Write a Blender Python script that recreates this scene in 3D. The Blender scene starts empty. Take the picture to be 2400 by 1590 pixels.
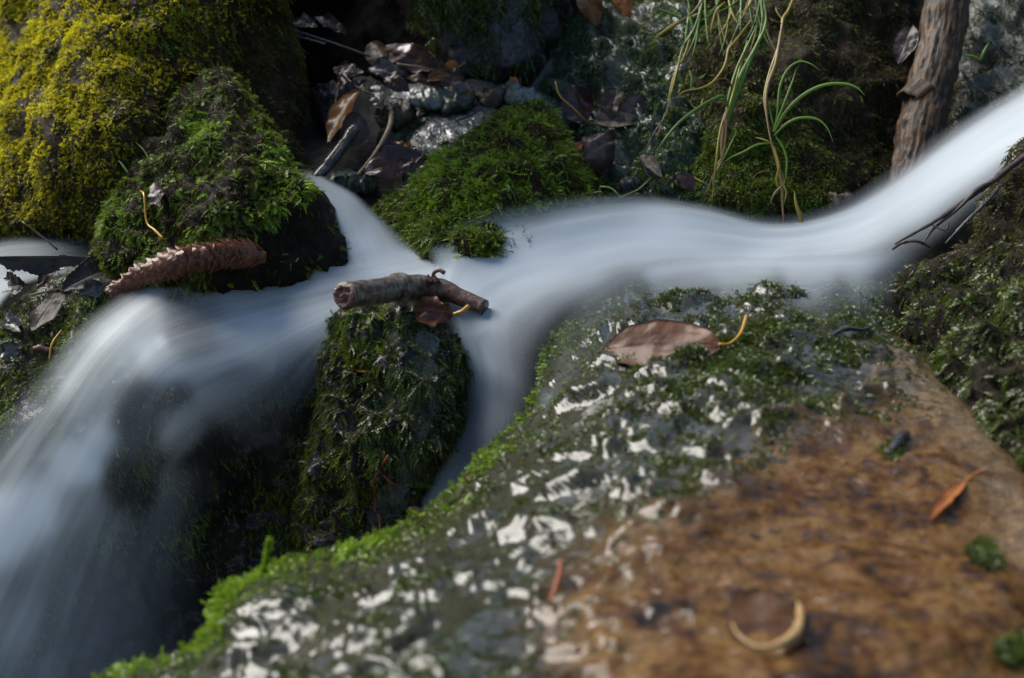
import bpy, math, random
import numpy as np
from mathutils import Vector
C = bpy.context.scene
R_ = math.radians
COL = C.collection
# ------------------------------------------------------------------ camera
PITCH = 30.0
CAMP = np.array([0.0, 0.0, 0.70])
cd = bpy.data.cameras.new('camera'); cam = bpy.data.objects.new('camera', cd); COL.objects.link(cam)
cam.location = CAMP; cam.rotation_euler = (R_(90 - PITCH), 0, 0)
cd.lens = 50; cd.sensor_width = 36; cd.clip_start = 0.01; cd.clip_end = 500
cd.dof.use_dof = True; cd.dof.focus_distance = 1.53; cd.dof.aperture_fstop = 4.6
C.camera = cam
# ------------------------------------------------------------------ world, sun, exposure
SUN_EL, SUN_AZ = 39.0, 316.0            # azimuth clockwise from +Y : back left
w = bpy.data.worlds.new('World'); C.world = w; w.use_nodes = True
nt = w.node_tree
sky = nt.nodes.new('ShaderNodeTexSky'); sky.sky_type = 'NISHITA'; sky.sun_disc = False
sky.sun_elevation = R_(SUN_EL); sky.sun_rotation = R_(SUN_AZ)
bg = nt.nodes['Background']; bg.inputs['Strength'].default_value = 0.105
nt.links.new(sky.outputs[0], bg.inputs[0])
sd = bpy.data.lights.new('sun', 'SUN'); sun = bpy.data.objects.new('sun', sd); COL.objects.link(sun)
sd.energy = 3.5; sd.angle = R_(45); sd.color = (1.0, 0.955, 0.88)
S_DIR = Vector((math.sin(R_(SUN_AZ)) * math.cos(R_(SUN_EL)), math.cos(R_(SUN_AZ)) * math.cos(R_(SUN_EL)), math.sin(R_(SUN_EL))))
sun.rotation_euler = S_DIR.to_track_quat('Z', 'Y').to_euler()
C.view_settings.view_transform = 'Standard'; C.view_settings.look = 'None'
C.view_settings.exposure = 0.9; C.view_settings.gamma = 1.0
C.render.engine = 'CYCLES'
C.cycles.use_denoising = True
C.cycles.max_bounces = 8; C.cycles.transparent_max_bounces = 16; C.cycles.diffuse_bounces = 3
C.cycles.glossy_bounces = 3; C.cycles.sample_clamp_indirect = 4.0

# ------------------------------------------------------------------ pixel <-> world
FWD = np.array([0, math.cos(R_(PITCH)), -math.sin(R_(PITCH))])
UPV = np.array([0, math.sin(R_(PITCH)), math.cos(R_(PITCH))])
RGT = np.array([1.0, 0, 0])
K = 0.36 / 1200.0
def P(px, py, d):
    px, py, d = np.broadcast_arrays(np.asarray(px, float), np.asarray(py, float), np.asarray(d, float))
    return CAMP + d[..., None] * (FWD + ((px - 1200) * K)[..., None] * RGT + ((795 - py) * K)[..., None] * UPV)
def dz(py, z):                            # axial depth at which row py reaches height z
    return (0.70 - z) / (0.5 - 0.8660254 * (795 - py) * K)

# ------------------------------------------------------------------ noise
def _h(i, j, k, s):
    n = (i.astype(np.int64) * 374761393 + j.astype(np.int64) * 668265263 + k.astype(np.int64) * 2147483647 + s * 974634777) & 0xffffffff
    n = ((n ^ (n >> 13)) * 1274126177) & 0xffffffff
    n = ((n ^ (n >> 16)) * 2246822519) & 0xffffffff
    return ((n ^ (n >> 15)) & 0xffff) / 32767.5 - 1.0
def vnoise(p, s=0):
    f = np.floor(p); t = p - f; t = t * t * t * (t * (t * 6 - 15) + 10)
    i, j, k = f[:, 0], f[:, 1], f[:, 2]; r = 0
    for a in (0, 1):
        for b in (0, 1):
            for c in (0, 1):
                wgt = (t[:, 0] if a else 1 - t[:, 0]) * (t[:, 1] if b else 1 - t[:, 1]) * (t[:, 2] if c else 1 - t[:, 2])
                r = r + wgt * _h(i + a, j + b, k + c, s)
    return r
def fbm(p, scale, octv=4, s=0, gain=0.5):
    r = 0; a = 1.0; q = p * scale
    for o in range(octv):
        r = r + a * vnoise(q + 17.3 * o, s + o); a *= gain; q = q * 2.03
    return r
def ridge(p, scale, octv=3, s=0):
    r = 0; a = 1.0; q = p * scale
    for o in range(octv):
        r = r + a * (1 - 2 * np.abs(vnoise(q + 9.1 * o, s + o))); a *= 0.5; q = q * 2.1
    return r
def nrm(v):
    return v / np.maximum(np.linalg.norm(v, axis=-1, keepdims=True), 1e-9)
def tps(ctrl, vals, q):                   # thin-plate interpolation in pixel space
    c = np.asarray(ctrl, float) / 1000; q = np.asarray(q, float) / 1000; v = np.asarray(vals, float)
    def U(r2): return np.where(r2 > 1e-12, r2 * np.log(np.maximum(r2, 1e-12)), 0)
    n = len(c)
    D = ((c[:, None] - c[None]) ** 2).sum(-1)
    A = np.zeros((n + 3, n + 3)); A[:n, :n] = U(D) + np.eye(n) * 1e-4; A[:n, n] = 1; A[:n, n + 1:] = c; A[n, :n] = 1; A[n + 1:, :n] = c.T
    x = np.linalg.solve(A, np.concatenate([v, np.zeros((3,) + v.shape[1:])]))
    out = np.zeros((len(q),) + v.shape[1:])
    for s in range(0, len(q), 20000):
        qq = q[s:s + 20000]; r2 = ((qq[:, None] - c[None]) ** 2).sum(-1)
        out[s:s + 20000] = U(r2) @ x[:n] + x[n] + qq @ x[n + 1:]
    return out
def inpoly(x, y, poly):
    poly = np.asarray(poly, float); ins = np.zeros(x.shape, bool); j = len(poly) - 1
    for i in range(len(poly)):
        xi, yi = poly[i]; xj, yj = poly[j]
        cnd = ((yi > y) != (yj > y)) & (x < (xj - xi) * (y - yi) / (yj - yi + 1e-12) + xi)
        ins ^= cnd; j = i
    return ins
def polydist(x, y, poly):
    poly = np.asarray(poly, float); best = np.full(x.shape, 1e18); bx = np.zeros(x.shape); by = np.zeros(x.shape)
    for i in range(len(poly)):
        a = poly[i]; b = poly[(i + 1) % len(poly)]; ab = b - a
        t = np.clip(((x - a[0]) * ab[0] + (y - a[1]) * ab[1]) / (ab @ ab + 1e-9), 0, 1)
        cx = a[0] + t * ab[0]; cy = a[1] + t * ab[1]; d = (x - cx) ** 2 + (y - cy) ** 2
        m = d < best; best[m] = d[m]; bx[m] = cx[m]; by[m] = cy[m]
    return np.sqrt(best), bx, by
def smooth_poly(poly, n=6):               # closed Catmull-Rom through the traced points
    p = np.asarray(poly, float); out = []
    L = len(p)
    for i in range(L):
        a, b, c, d = p[i - 1], p[i], p[(i + 1) % L], p[(i + 2) % L]
        for k in range(n):
            t = k / n
            out.append(0.5 * ((2 * b) + (c - a) * t + (2 * a - 5 * b + 4 * c - d) * t * t + (3 * b - a - 3 * c + d) * t ** 3))
    return np.array(out)
def spline(pts, n):                       # open Catmull-Rom, any dimension, n samples
    p = np.asarray(pts, float)
    if len(p) == 2:
        t = np.linspace(0, 1, n)[:, None]; return p[0] * (1 - t) + p[1] * t
    p = np.concatenate([[2 * p[0] - p[1]], p, [2 * p[-1] - p[-2]]]); m = len(p) - 3
    u = np.linspace(0, m, n); i = np.minimum(u.astype(int), m - 1); t = (u - i).reshape((-1,) + (1,) * (p.ndim - 1))
    a, b, c, d = p[i], p[i + 1], p[i + 2], p[i + 3]
    return 0.5 * ((2 * b) + (c - a) * t + (2 * a - 5 * b + 4 * c - d) * t * t + (3 * b - a - 3 * c + d) * t ** 3)
def sstep(a, b, x):
    t = np.clip((x - a) / (b - a), 0, 1); return t * t * (3 - 2 * t)

# ------------------------------------------------------------------ mesh linking
ORG = {}
def link(name, V, F, m, parent=None, origin=None, smooth=True, attrs=None):
    V = np.asarray(V, float)
    if parent is not None: org = ORG[parent.name]
    elif origin is not None: org = np.asarray(origin, float)
    else: org = np.array([V[:, 0].mean(), V[:, 1].mean(), V[:, 2].min()])
    me = bpy.data.meshes.new(name)
    if isinstance(F, np.ndarray):
        nf, k = F.shape
        me.vertices.add(len(V)); me.vertices.foreach_set('co', (V - org).astype(np.float32).ravel())
        me.loops.add(nf * k); me.loops.foreach_set('vertex_index', F.astype(np.int32).ravel())
        me.polygons.add(nf); me.polygons.foreach_set('loop_start', np.arange(0, nf * k, k, dtype=np.int32))
        me.polygons.foreach_set('use_smooth', np.full(nf, smooth))
        me.update(calc_edges=True)
    else:
        me.from_pydata((V - org).tolist(), [], [list(f) for f in F]); me.update()
        me.polygons.foreach_set('use_smooth', np.full(len(me.polygons), smooth))
    for k_, a in (attrs or {}).items():
        at = me.attributes.new(k_, 'FLOAT', 'POINT'); at.data.foreach_set('value', np.asarray(a, np.float32))
    me.materials.append(m)
    o = bpy.data.objects.new(name, me); COL.objects.link(o)
    if parent is not None: o.parent = parent
    else: o.location = org
    ORG[o.name] = org; return o
def tag(o, label=None, cat=None, group=None, kind=None):
    if label: o['label'] = label
    if cat: o['category'] = cat
    if group: o['group'] = group
    if kind: o['kind'] = kind
    return o

# ------------------------------------------------------------------ materials
class N:
    """tiny node-graph writer"""
    def __init__(s, name):
        s.m = bpy.data.materials.new(name); s.m.use_nodes = True; s.t = s.m.node_tree
        s.t.nodes.clear(); s.out = s.t.nodes.new('ShaderNodeOutputMaterial')
    def n(s, typ, **kw):
        nd = s.t.nodes.new('ShaderNode' + typ)
        for k, v in kw.items():
            if k.startswith('_'): setattr(nd, k[1:], v)
            else:
                key = k.replace('__', ' ')
                sock = nd.inputs[int(k[1:])] if k[0] == 'i' and k[1:].isdigit() else nd.inputs[key]
                if hasattr(v, 'is_output') or isinstance(v, bpy.types.NodeSocket): s.t.links.new(v, sock)
                else: sock.default_value = v
        return nd
    def coord(s): return s.n('NewGeometry').outputs['Position']
    def noise(s, vec, scale, detail=4, rough=0.6, dist=0.0):
        return s.n('TexNoise', Vector=vec, Scale=scale, Detail=detail, Roughness=rough, Distortion=dist).outputs[0]
    def ramp(s, fac, stops, interp='LINEAR'):
        r = s.n('ValToRGB', i0=fac); e = r.color_ramp; e.interpolation = interp
        while len(e.elements) < len(stops): e.elements.new(0.5)
        for el, (p, c) in zip(e.elements, stops):
            el.position = p; el.color = tuple(c) + (1,) if not isinstance(c, (int, float)) else (c, c, c, 1)
        return r.outputs[0]
    def mixc(s, f, a, b, mode='MIX'):
        m = s.n('Mix', _data_type='RGBA', _blend_type=mode)
        for sock, v in ((m.inputs[0], f), (m.inputs[6], a), (m.inputs[7], b)):
            if isinstance(v, bpy.types.NodeSocket): s.t.links.new(v, sock)
            else: sock.default_value = v if isinstance(v, (int, float)) else tuple(v) + (1,)
        return m.outputs[2]
    def math(s, op, a, b=0.0, c=0.0, clamp=False):
        m = s.n('Math', _operation=op, _use_clamp=clamp)
        for i, v in enumerate((a, b, c)):
            if isinstance(v, bpy.types.NodeSocket): s.t.links.new(v, m.inputs[i])
            else: m.inputs[i].default_value = v
        return m.outputs[0]
    def attr(s, name): return s.n('Attribute', _attribute_name=name).outputs['Fac']
    def bump(s, h, strength=0.5, dist=0.01, normal=None):
        kw = dict(Height=h, Strength=strength, Distance=dist)
        if normal is not None: kw['Normal'] = normal
        return s.n('Bump', **kw).outputs[0]
    def done(s, sh): s.t.links.new(sh, s.out.inputs['Surface']); return s.m

def rock_mat(name, cols, algae=None, scale=18.0, rough=(0.25, 0.6), bump=0.6, film=0.0, fscale=45.0, fbump=0.5, spec=0.35, puddles=False, con=0.34):
    """wet stone: mottled mineral colours, optional algae where the 'zone' attribute is high, optional water film coat"""
    g = N(name); p = g.coord()
    n1 = g.noise(p, scale, 6, 0.65, 0.6); n2 = g.noise(p, scale * 5.3, 5, 0.7); n3 = g.noise(p, scale * 22, 3, 0.7)
    v = g.math('ADD', g.math('MULTIPLY', n1, 0.6), g.math('MULTIPLY', n2, 0.4))
    k = len(cols)
    c = g.ramp(v, [(0.5 - con / 2 + con * i / (k - 1), cols[i]) for i in range(k)])
    spk = g.ramp(n3, [(0.3, 0.45), (0.62, 1.25)])
    c = g.mixc(1.0, c, spk, 'MULTIPLY')
    if puddles:
        wf = g.math('MULTIPLY', g.attr('worn'), g.ramp(n1, [(0.36, 0.25), (0.56, 1.0)]))
        c = g.mixc(wf, c, g.ramp(n3, [(0.35, (0.09, 0.055, 0.026)), (0.65, (0.25, 0.175, 0.10))]))
    if algae:
        z = g.attr('zone')
        zz = g.math('ADD', z, g.math('MULTIPLY', g.math('SUBTRACT', n2, 0.5), 1.1))
        zf = g.ramp(zz, [(0.34, 0.0), (0.66, 1.0)])
        a = g.ramp(g.noise(p, scale * 9, 5, 0.7), [(0.3 + 0.4 * i / (len(algae) - 1), algae[i]) for i in range(len(algae))])
        c = g.mixc(zf, c, a)
    r = g.ramp(g.noise(p, scale * 3.1, 4, 0.6), [(0.35, rough[0]), (0.65, rough[1])])
    hgt = g.math('ADD', g.math('MULTIPLY', n2, 0.7), g.math('MULTIPLY', n3, 0.35))
    b = g.bump(hgt, bump, 0.006)
    s = g.n('BsdfPrincipled', Base__Color=c, Roughness=r, Normal=b)
    s.inputs['Specular IOR Level'].default_value = spec
    if film > 0:
        fn = g.noise(p, fscale, 3, 0.55, 0.8)
        if puddles:
            gl = g.ramp(g.noise(g.n('VectorMath', _operation='MULTIPLY', i0=p, i1=(0.55, 1.6, 1.0)).outputs[0], 85, 2, 0.5, 0.5), [(0.52, 0.08), (0.63, 1.0)])
            pu = g.attr('puddle')
            zc = g.ramp(g.attr('zone'), [(0.25, 0.0), (0.6, 1.0)])
            g.t.links.new(g.math('MAXIMUM', g.math('MAXIMUM', pu, g.math('MULTIPLY', zc, 0.85)), g.math('ADD', g.math('MULTIPLY', gl, 0.6), 0.15)), s.inputs['Coat Weight'])
            bs = g.n('Bump', Height=g.noise(p, fscale, 2, 0.5, 0.3), Strength=g.math('SUBTRACT', fbump, g.math('MULTIPLY', g.math('MAXIMUM', pu, zc), fbump * 0.8)), Distance=0.01).outputs[0]
            s.inputs['Coat Roughness'].default_value = 0.12; s.inputs['Coat IOR'].default_value = 1.42
            g.t.links.new(bs, s.inputs['Coat Normal'])
            return g.done(s.outputs[0])
        s.inputs['Coat Weight'].default_value = film; s.inputs['Coat Roughness'].default_value = 0.06; s.inputs['Coat IOR'].default_value = 1.5
        g.t.links.new(g.bump(fn, fbump, 0.012), s.inputs['Coat Normal'])
    return g.done(s.outputs[0])

def moss_mat(name, cols, tipcol, rough=0.42, patch=30.0, trans=0.35, spec=0.22):
    g = N(name); p = g.coord()
    r = g.attr('rnd'); t = g.attr('tip')
    v = g.math('ADD', g.math('MULTIPLY', r, 0.55), g.math('MULTIPLY', g.ramp(g.noise(p, patch, 4, 0.6), [(0.3, 0.0), (0.7, 1.0)]), 0.45))
    c = g.ramp(v, [(0.12 + 0.76 * i / (len(cols) - 1), cols[i]) for i in range(len(cols))])
    c = g.mixc(g.math('MULTIPLY', g.math('POWER', t, 2.0), 0.6), c, tipcol)
    s = g.n('BsdfPrincipled', Base__Color=c, Roughness=rough); s.inputs['Specular IOR Level'].default_value = spec
    tr = g.n('BsdfTranslucent', Color=c)
    m = g.n('MixShader', i0=trans, i1=s.outputs[0], i2=tr.outputs[0])
    return g.done(m.outputs[0])

def leaf_mat(name, c1, c2, vein, rough=0.3, coat=0.5, trans=0.25, spots=60.0):
    g = N(name); p = g.coord()
    n = g.noise(p, spots, 5, 0.65); c = g.ramp(n, [(0.32, c1), (0.66, c2)])
    vv = g.attr('vein'); c = g.mixc(vv, c, vein)
    b = g.bump(g.math('ADD', g.noise(p, spots * 6, 3, 0.6), g.math('MULTIPLY', vv, -0.8)), 0.35, 0.002)
    s = g.n('BsdfPrincipled', Base__Color=c, Roughness=max(rough, 0.35), Coat__Weight=coat * 0.5, Coat__Roughness=0.15, Normal=b); s.inputs['Specular IOR Level'].default_value = 0.18
    tr = g.n('BsdfTranslucent', Color=c)
    return g.done(g.n('MixShader', i0=trans, i1=s.outputs[0], i2=tr.outputs[0]).outputs[0])

def wood_mat(name, c1, c2, scale=60.0, rough=0.35, bump=0.7, coat=0.3, c3=None, stretch=None):
    """bark: attributes 'along' (metres) and 'round' (0..1) carry the grain"""
    g = N(name); a = g.attr('along'); r = g.attr('round'); p = g.coord()
    sx, sy = stretch or (scale * 4, 10)
    ang = g.math('MULTIPLY', r, 6.28318)
    vec = g.n('CombineXYZ', X=g.math('MULTIPLY', a, sx), Y=g.math('MULTIPLY', g.math('COSINE', ang), sy * 0.16), Z=g.math('MULTIPLY', g.math('SINE', ang), sy * 0.16)).outputs[0]
    n1 = g.noise(vec, 1.0, 6, 0.65, 0.5); n2 = g.noise(p, scale * 1.3, 4, 0.6)
    c = g.ramp(n1, [(0.34, c1), (0.62, c2)])
    if c3: c = g.mixc(g.ramp(n2, [(0.47, 0.0), (0.62, 1.0)]), c, c3)
    b = g.bump(g.math('ADD', n1, g.math('MULTIPLY', n2, 0.5)), bump, 0.004)
    s = g.n('BsdfPrincipled', Base__Color=c, Roughness=rough, Coat__Weight=coat, Coat__Roughness=0.1, Normal=b); s.inputs['Specular IOR Level'].default_value = 0.22
    return g.done(s.outputs[0])

def blade_mat(name, c1, c2, rough=0.4, trans=0.35):
    g = N(name); t = g.attr('tip'); r = g.noise(g.coord(), 40, 3)
    c = g.mixc(g.math('ADD', g.math('MULTIPLY', t, 0.7), g.math('MULTIPLY', g.math('SUBTRACT', r, 0.4), 0.9), clamp=True), c1, c2)
    s = g.n('BsdfPrincipled', Base__Color=c, Roughness=rough)
    tr = g.n('BsdfTranslucent', Color=c)
    return g.done(g.n('MixShader', i0=trans, i1=s.outputs[0], i2=tr.outputs[0]).outputs[0])

def water_mat(name, milk=(0.74, 0.82, 0.88), across=34.0, along=1.6, contrast=0.5, power=1.0):
    """white water: milky where 'froth' is high and clear where it is low, streaked along the flow"""
    g = N(name)
    a = g.attr('froth'); u = g.attr('across'); v = g.attr('along')
    vec = g.n('CombineXYZ', X=g.math('MULTIPLY', u, across), Y=g.math('MULTIPLY', v, along), Z=0.0).outputs[0]
    n1 = g.noise(vec, 1.0, 5, 0.55, 0.15)
    vec2 = g.n('CombineXYZ', X=g.math('MULTIPLY', u, across * 0.22), Y=g.math('MULTIPLY', v, along * 0.8), Z=4.0).outputs[0]
    n2 = g.noise(vec2, 1.0, 2, 0.5, 0.3)
    n = g.math('ADD', g.math('MULTIPLY', n1, 0.4), g.math('MULTIPLY', n2, 0.6))
    st = g.n('MapRange', Value=n, From__Min=0.3, From__Max=0.7, To__Min=1.0 - contrast, To__Max=1.0 + contrast * 0.6).outputs[0]
    al = g.math('MULTIPLY', a, st)
    inv = g.math('SUBTRACT', 1.0, a, clamp=True)     # dense froth hides its streaks
    al = g.math('ADD', g.math('MULTIPLY', al, g.math('ADD', g.math('MULTIPLY', inv, 0.7), 0.3)), g.math('MULTIPLY', a, g.math('SUBTRACT', 0.7, g.math('MULTIPLY', inv, 0.7))), clamp=True)
    dif = g.n('BsdfPrincipled', Base__Color=tuple(milk) + (1,), Roughness=0.55)
    dif.inputs['Specular IOR Level'].default_value = 0.15
    tl = g.n('BsdfTranslucent', Color=tuple(milk) + (1,))
    body = g.n('MixShader', i0=0.35, i1=dif.outputs[0], i2=tl.outputs[0])
    tp = g.n('BsdfTransparent')
    return g.done(g.n('MixShader', i0=al, i1=tp.outputs[0], i2=body.outputs[0]).outputs[0])

# ------------------------------------------------------------------ rocks as closed solids from a traced outline
def relief(name, outline, ctrl, m, step=8, edge=70, drop=0.07, amp=0.006, nsc=14, rid=0.0, seed=0, back=0.14, zone=None,
           worn=None, lump=None, label=None, cat='boulder', kind=None, group=None, sm=5):
    ol = smooth_poly(outline, sm)
    x0, y0 = ol.min(0) - step; x1, y1 = ol.max(0) + step
    gx = np.arange(x0, x1 + step, step); gy = np.arange(y0, y1 + step, step)
    X, Y = np.meshgrid(gx, gy); sh = X.shape; X = X.ravel(); Y = Y.ravel()
    ins = inpoly(X, Y, ol); d, bx, by = polydist(X, Y, ol)
    I = np.arange(len(X)).reshape(sh)
    q = np.stack([I[:-1, :-1], I[1:, :-1], I[1:, 1:], I[:-1, 1:]], -1).reshape(-1, 4)
    q = q[ins[q].any(1) & (ins[q] | (d[q] < step * 1.5)).all(1)]
    px = np.where(ins, X, bx); py = np.where(ins, Y, by); d = np.where(ins, d, 0)
    used = np.unique(q); mp = -np.ones(len(px), int); mp[used] = np.arange(len(used)); q = mp[q]
    px, py, d = px[used], py[used], d[used]
    c = np.array([(a, b) for a, b, _ in ctrl]); v = np.array([e for _, _, e in ctrl])
    dep = tps(c, v, np.stack([px, py], 1))
    t = np.clip(d / edge, 0, 1); prof = np.sqrt(np.clip(1 - (1 - t) ** 2, 0, 1))
    df = dep + drop * (1 - prof)
    V = P(px, py, df)
    def normals(V, q):
        n = np.cross(V[q[:, 2]] - V[q[:, 0]], V[q[:, 3]] - V[q[:, 1]]); vn = np.zeros_like(V)
        for k in range(4): np.add.at(vn, q[:, k], n)
        return nrm(vn)
    n = normals(V, q)
    if ((n * (CAMP - V)).sum(1)).mean() < 0: q = q[:, ::-1]; n = -n
    h = amp * (fbm(V, nsc, 5, seed) + rid * ridge(V, nsc * 1.3, 4, seed + 50))
    pud = np.zeros(len(px))
    if lump is not None: lh, pud = lump(px, py, V); h = h + lh
    V = V + n * (h * (0.35 + 0.65 * t))[:, None]
    n = normals(V, q)
    # back half: same outline, swelling away from the camera
    bd = df + back * prof + 1e-4
    VB = P(px, py, bd); VB = VB + fbm(VB, nsc, 3, seed + 7)[:, None] * amp * 1.2 * t[:, None] * np.array([0, 1, 0.3])
    e = np.sort(np.concatenate([q[:, [0, 1]], q[:, [1, 2]], q[:, [2, 3]], q[:, [3, 0]]]), 1)
    ue, cnt = np.unique(e, axis=0, return_counts=True); rim = np.unique(ue[cnt == 1])
    mp = np.arange(len(V)) + len(V); mp[rim] = rim
    qb = mp[q][:, ::-1]
    z = zone(px, py) if zone is not None else np.zeros(len(px))
    wn = worn(px, py) if worn is not None else np.zeros(len(px))
    o = link(name, np.concatenate([V, VB]), np.concatenate([q, qb]), m, attrs={'zone': np.concatenate([z, z]), 'puddle': np.concatenate([pud, pud * 0]), 'worn': np.concatenate([wn, wn])})
    tag(o, label, cat if kind != 'structure' else None, group, kind)
    return dict(o=o, V=V, q=q, n=n, px=px, py=py, VB=VB, qb=qb - len(V) * (qb >= len(V)), z=z, pud=pud)

def surf(R, px, py, off=0.0):             # the point of a rock's surface seen at a pixel, lifted off along its normal
    k = np.argmin((R['px'] - px) ** 2 + (R['py'] - py) ** 2)
    d = (R['V'][k] - CAMP) @ FWD
    return P(px, py, d) + R['n'][k] * off, R['n'][k]
def sdep(R, px, py):
    k = np.argmin((R['px'] - px) ** 2 + (R['py'] - py) ** 2); return float((R['V'][k] - CAMP) @ FWD)

# ------------------------------------------------------------------ moss: many small leafy shoots grown on a rock
def fronds(B, D, U, L, Wd, S, rng, curl=0.5, lw=0.45):
    """B base, D direction, U flat normal; feathery shoot of S leaf pairs"""
    n = len(B); side = nrm(np.cross(D, U)); V = []; tip = []; k0 = np.arange(n) 
    L = L[:, None]; Wd = Wd[:, None]; cu = (curl * rng.uniform(0.3, 1.4, n))[:, None]
    cen = []
    for k in range(S + 1):
        t = k / S
        cen.append(B + D * L * t + np.array([0, 0, -1]) * cu * L * t * t * 0.6 + side * L * 0.12 * np.sin(t * 3 + k0[:, None]))
    F = []; idx = 0; verts = []
    for k in range(S):
        a, b = cen[k], cen[k + 1]; t0, t1 = k / S, (k + 1) / S
        ax = nrm(b - a); up = nrm(np.cross(side, ax))
        wd = Wd * (1.0 - 0.55 * t0) * (0.7 + 0.6 * min(1, 3 * t0 + 0.3))
        for sgn in (-1, 1):
            j = rng.uniform(0.7, 1.3, (n, 1)); lift = rng.uniform(-0.1, 0.8, (n, 1))
            p1 = a + side * sgn * wd * 0.07; p2 = a + (b - a) * lw * 2.0 
            p3 = a + side * sgn * wd * j + ax * wd * 0.9 + up * wd * 0.5 * lift
            verts += [p1, p2, p3]; tip += [np.full(n, t0 * 0.8), np.full(n, t1 * 0.8), np.full(n, min(1.0, t0 * 0.8 + 0.45))]
            i = idx * n + k0; F.append(np.stack([i, i + n, i + 2 * n], 1) if sgn > 0 else np.stack([i, i + 2 * n, i + n], 1)); idx += 3
    a, b = cen[S - 1], cen[S]
    verts += [b - side * Wd * 0.18, b + side * Wd * 0.18, b + (b - a) * 0.7]; tip += [np.full(n, 0.8), np.full(n, 0.8), np.ones(n)]
    i = idx * n + k0; F.append(np.stack([i, i + n, i + 2 * n], 1))
    return np.concatenate(verts), np.concatenate(F), np.concatenate(tip), idx + 3

def moss(R, n, m, L=0.008, W=0.0018, S=4, dirs=(0.6, 0.6, 0.5), mask=None, seed=0, curl=0.5, name='moss', flow=None, sink=0.15, backfrac=0.12, clump=None, label=None):
    rng = np.random.default_rng(seed)
    V, q = R['V'], R['q']
    ctr = V[q].mean(1); cx = R['px'][q].mean(1); cy = R['py'][q].mean(1)
    ar = np.linalg.norm(np.cross(V[q[:, 2]] - V[q[:, 0]], V[q[:, 3]] - V[q[:, 1]]), axis=1)
    ppx = polya(R, q)
    wt = (0.5 * ar / ar.mean() + 0.5 * ppx / ppx.mean())
    if mask is not None: wt = wt * np.clip(mask(cx, cy, ctr), 0, None)
    if clump is not None:
        sc, lo, hi = clump; wt = wt * (0.05 + sstep(lo, hi, fbm(ctr, sc, 3, seed + 3)))
    wt = np.clip(wt, 0, None)
    nb = int(n * backfrac)
    f = rng.choice(len(q), n, p=wt / wt.sum()); fb = rng.choice(len(q), nb, p=wt / wt.sum())
    def place(V, q, f, nn):
        a = rng.random((len(f), 2)); qa = q[f]
        p = (V[qa[:, 0]] * ((1 - a[:, :1]) * (1 - a[:, 1:])) + V[qa[:, 1]] * (a[:, :1] * (1 - a[:, 1:])) + V[qa[:, 2]] * (a[:, :1] * a[:, 1:]) + V[qa[:, 3]] * ((1 - a[:, :1]) * a[:, 1:]))
        return p, nn[qa[:, 0]]
    B, nn = place(V, q, f, R['n'])
    bx, by = cx[f], cy[f]
    if nb:
        VB = R['VB']; nbk = -R['n'] * np.array([1, 1, -1]); B2, n2 = place(VB, q, fb, nbk)
        B = np.concatenate([B, B2]); nn = np.concatenate([nn, n2]); bx = np.concatenate([bx, cx[fb]]); by = np.concatenate([by, cy[fb]])
    g = np.array([0, 0, -1.0]) - nn * (nn @ np.array([0, 0, -1.0]))[:, None]
    if flow is not None:
        fl = flow(bx, by, B); fl = fl - nn * (fl * nn).sum(1)[:, None]; g = g * 0.4 + fl
    rnd = rng.normal(0, 1, B.shape)
    loc = np.stack([fbm(B, 60, 2, seed + 11 + i) for i in range(3)], 1)          # neighbouring shoots lean alike
    D = nrm(nn * dirs[0] + g * dirs[1] + rnd * dirs[2] * 0.6 + loc * dirs[2] * 0.9)
    D = nrm(np.where((D * nn).sum(1, keepdims=True) < 0.05, D + nn * 0.35, D))
    U = nrm(nn + 0.7 * rng.normal(0, 1, B.shape))
    nall = len(B); Ls = L * rng.uniform(0.5, 1.5, nall); Ws = W * rng.uniform(0.7, 1.3, nall)
    B = B - D * (Ls * sink)[:, None]
    VV, F, tip, reps = fronds(B, D, U, Ls, Ws, S, rng, curl)
    rv = np.clip(rng.beta(1.6, 1.6, nall) + 0.25 * fbm(B, 45, 2, seed + 5), 0, 1)
    o = link(name, VV, F, m, parent=R['o'], smooth=False, attrs={'tip': tip, 'rnd': np.tile(rv, reps)})
    tag(o, label, None, None, 'stuff'); return o
def polya(R, q):
    x = R['px'][q]; y = R['py'][q]
    return 0.5 * np.abs((x[:, 0] - x[:, 2]) * (y[:, 1] - y[:, 3]) - (x[:, 1] - x[:, 3]) * (y[:, 0] - y[:, 2])) + 1e-6

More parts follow.
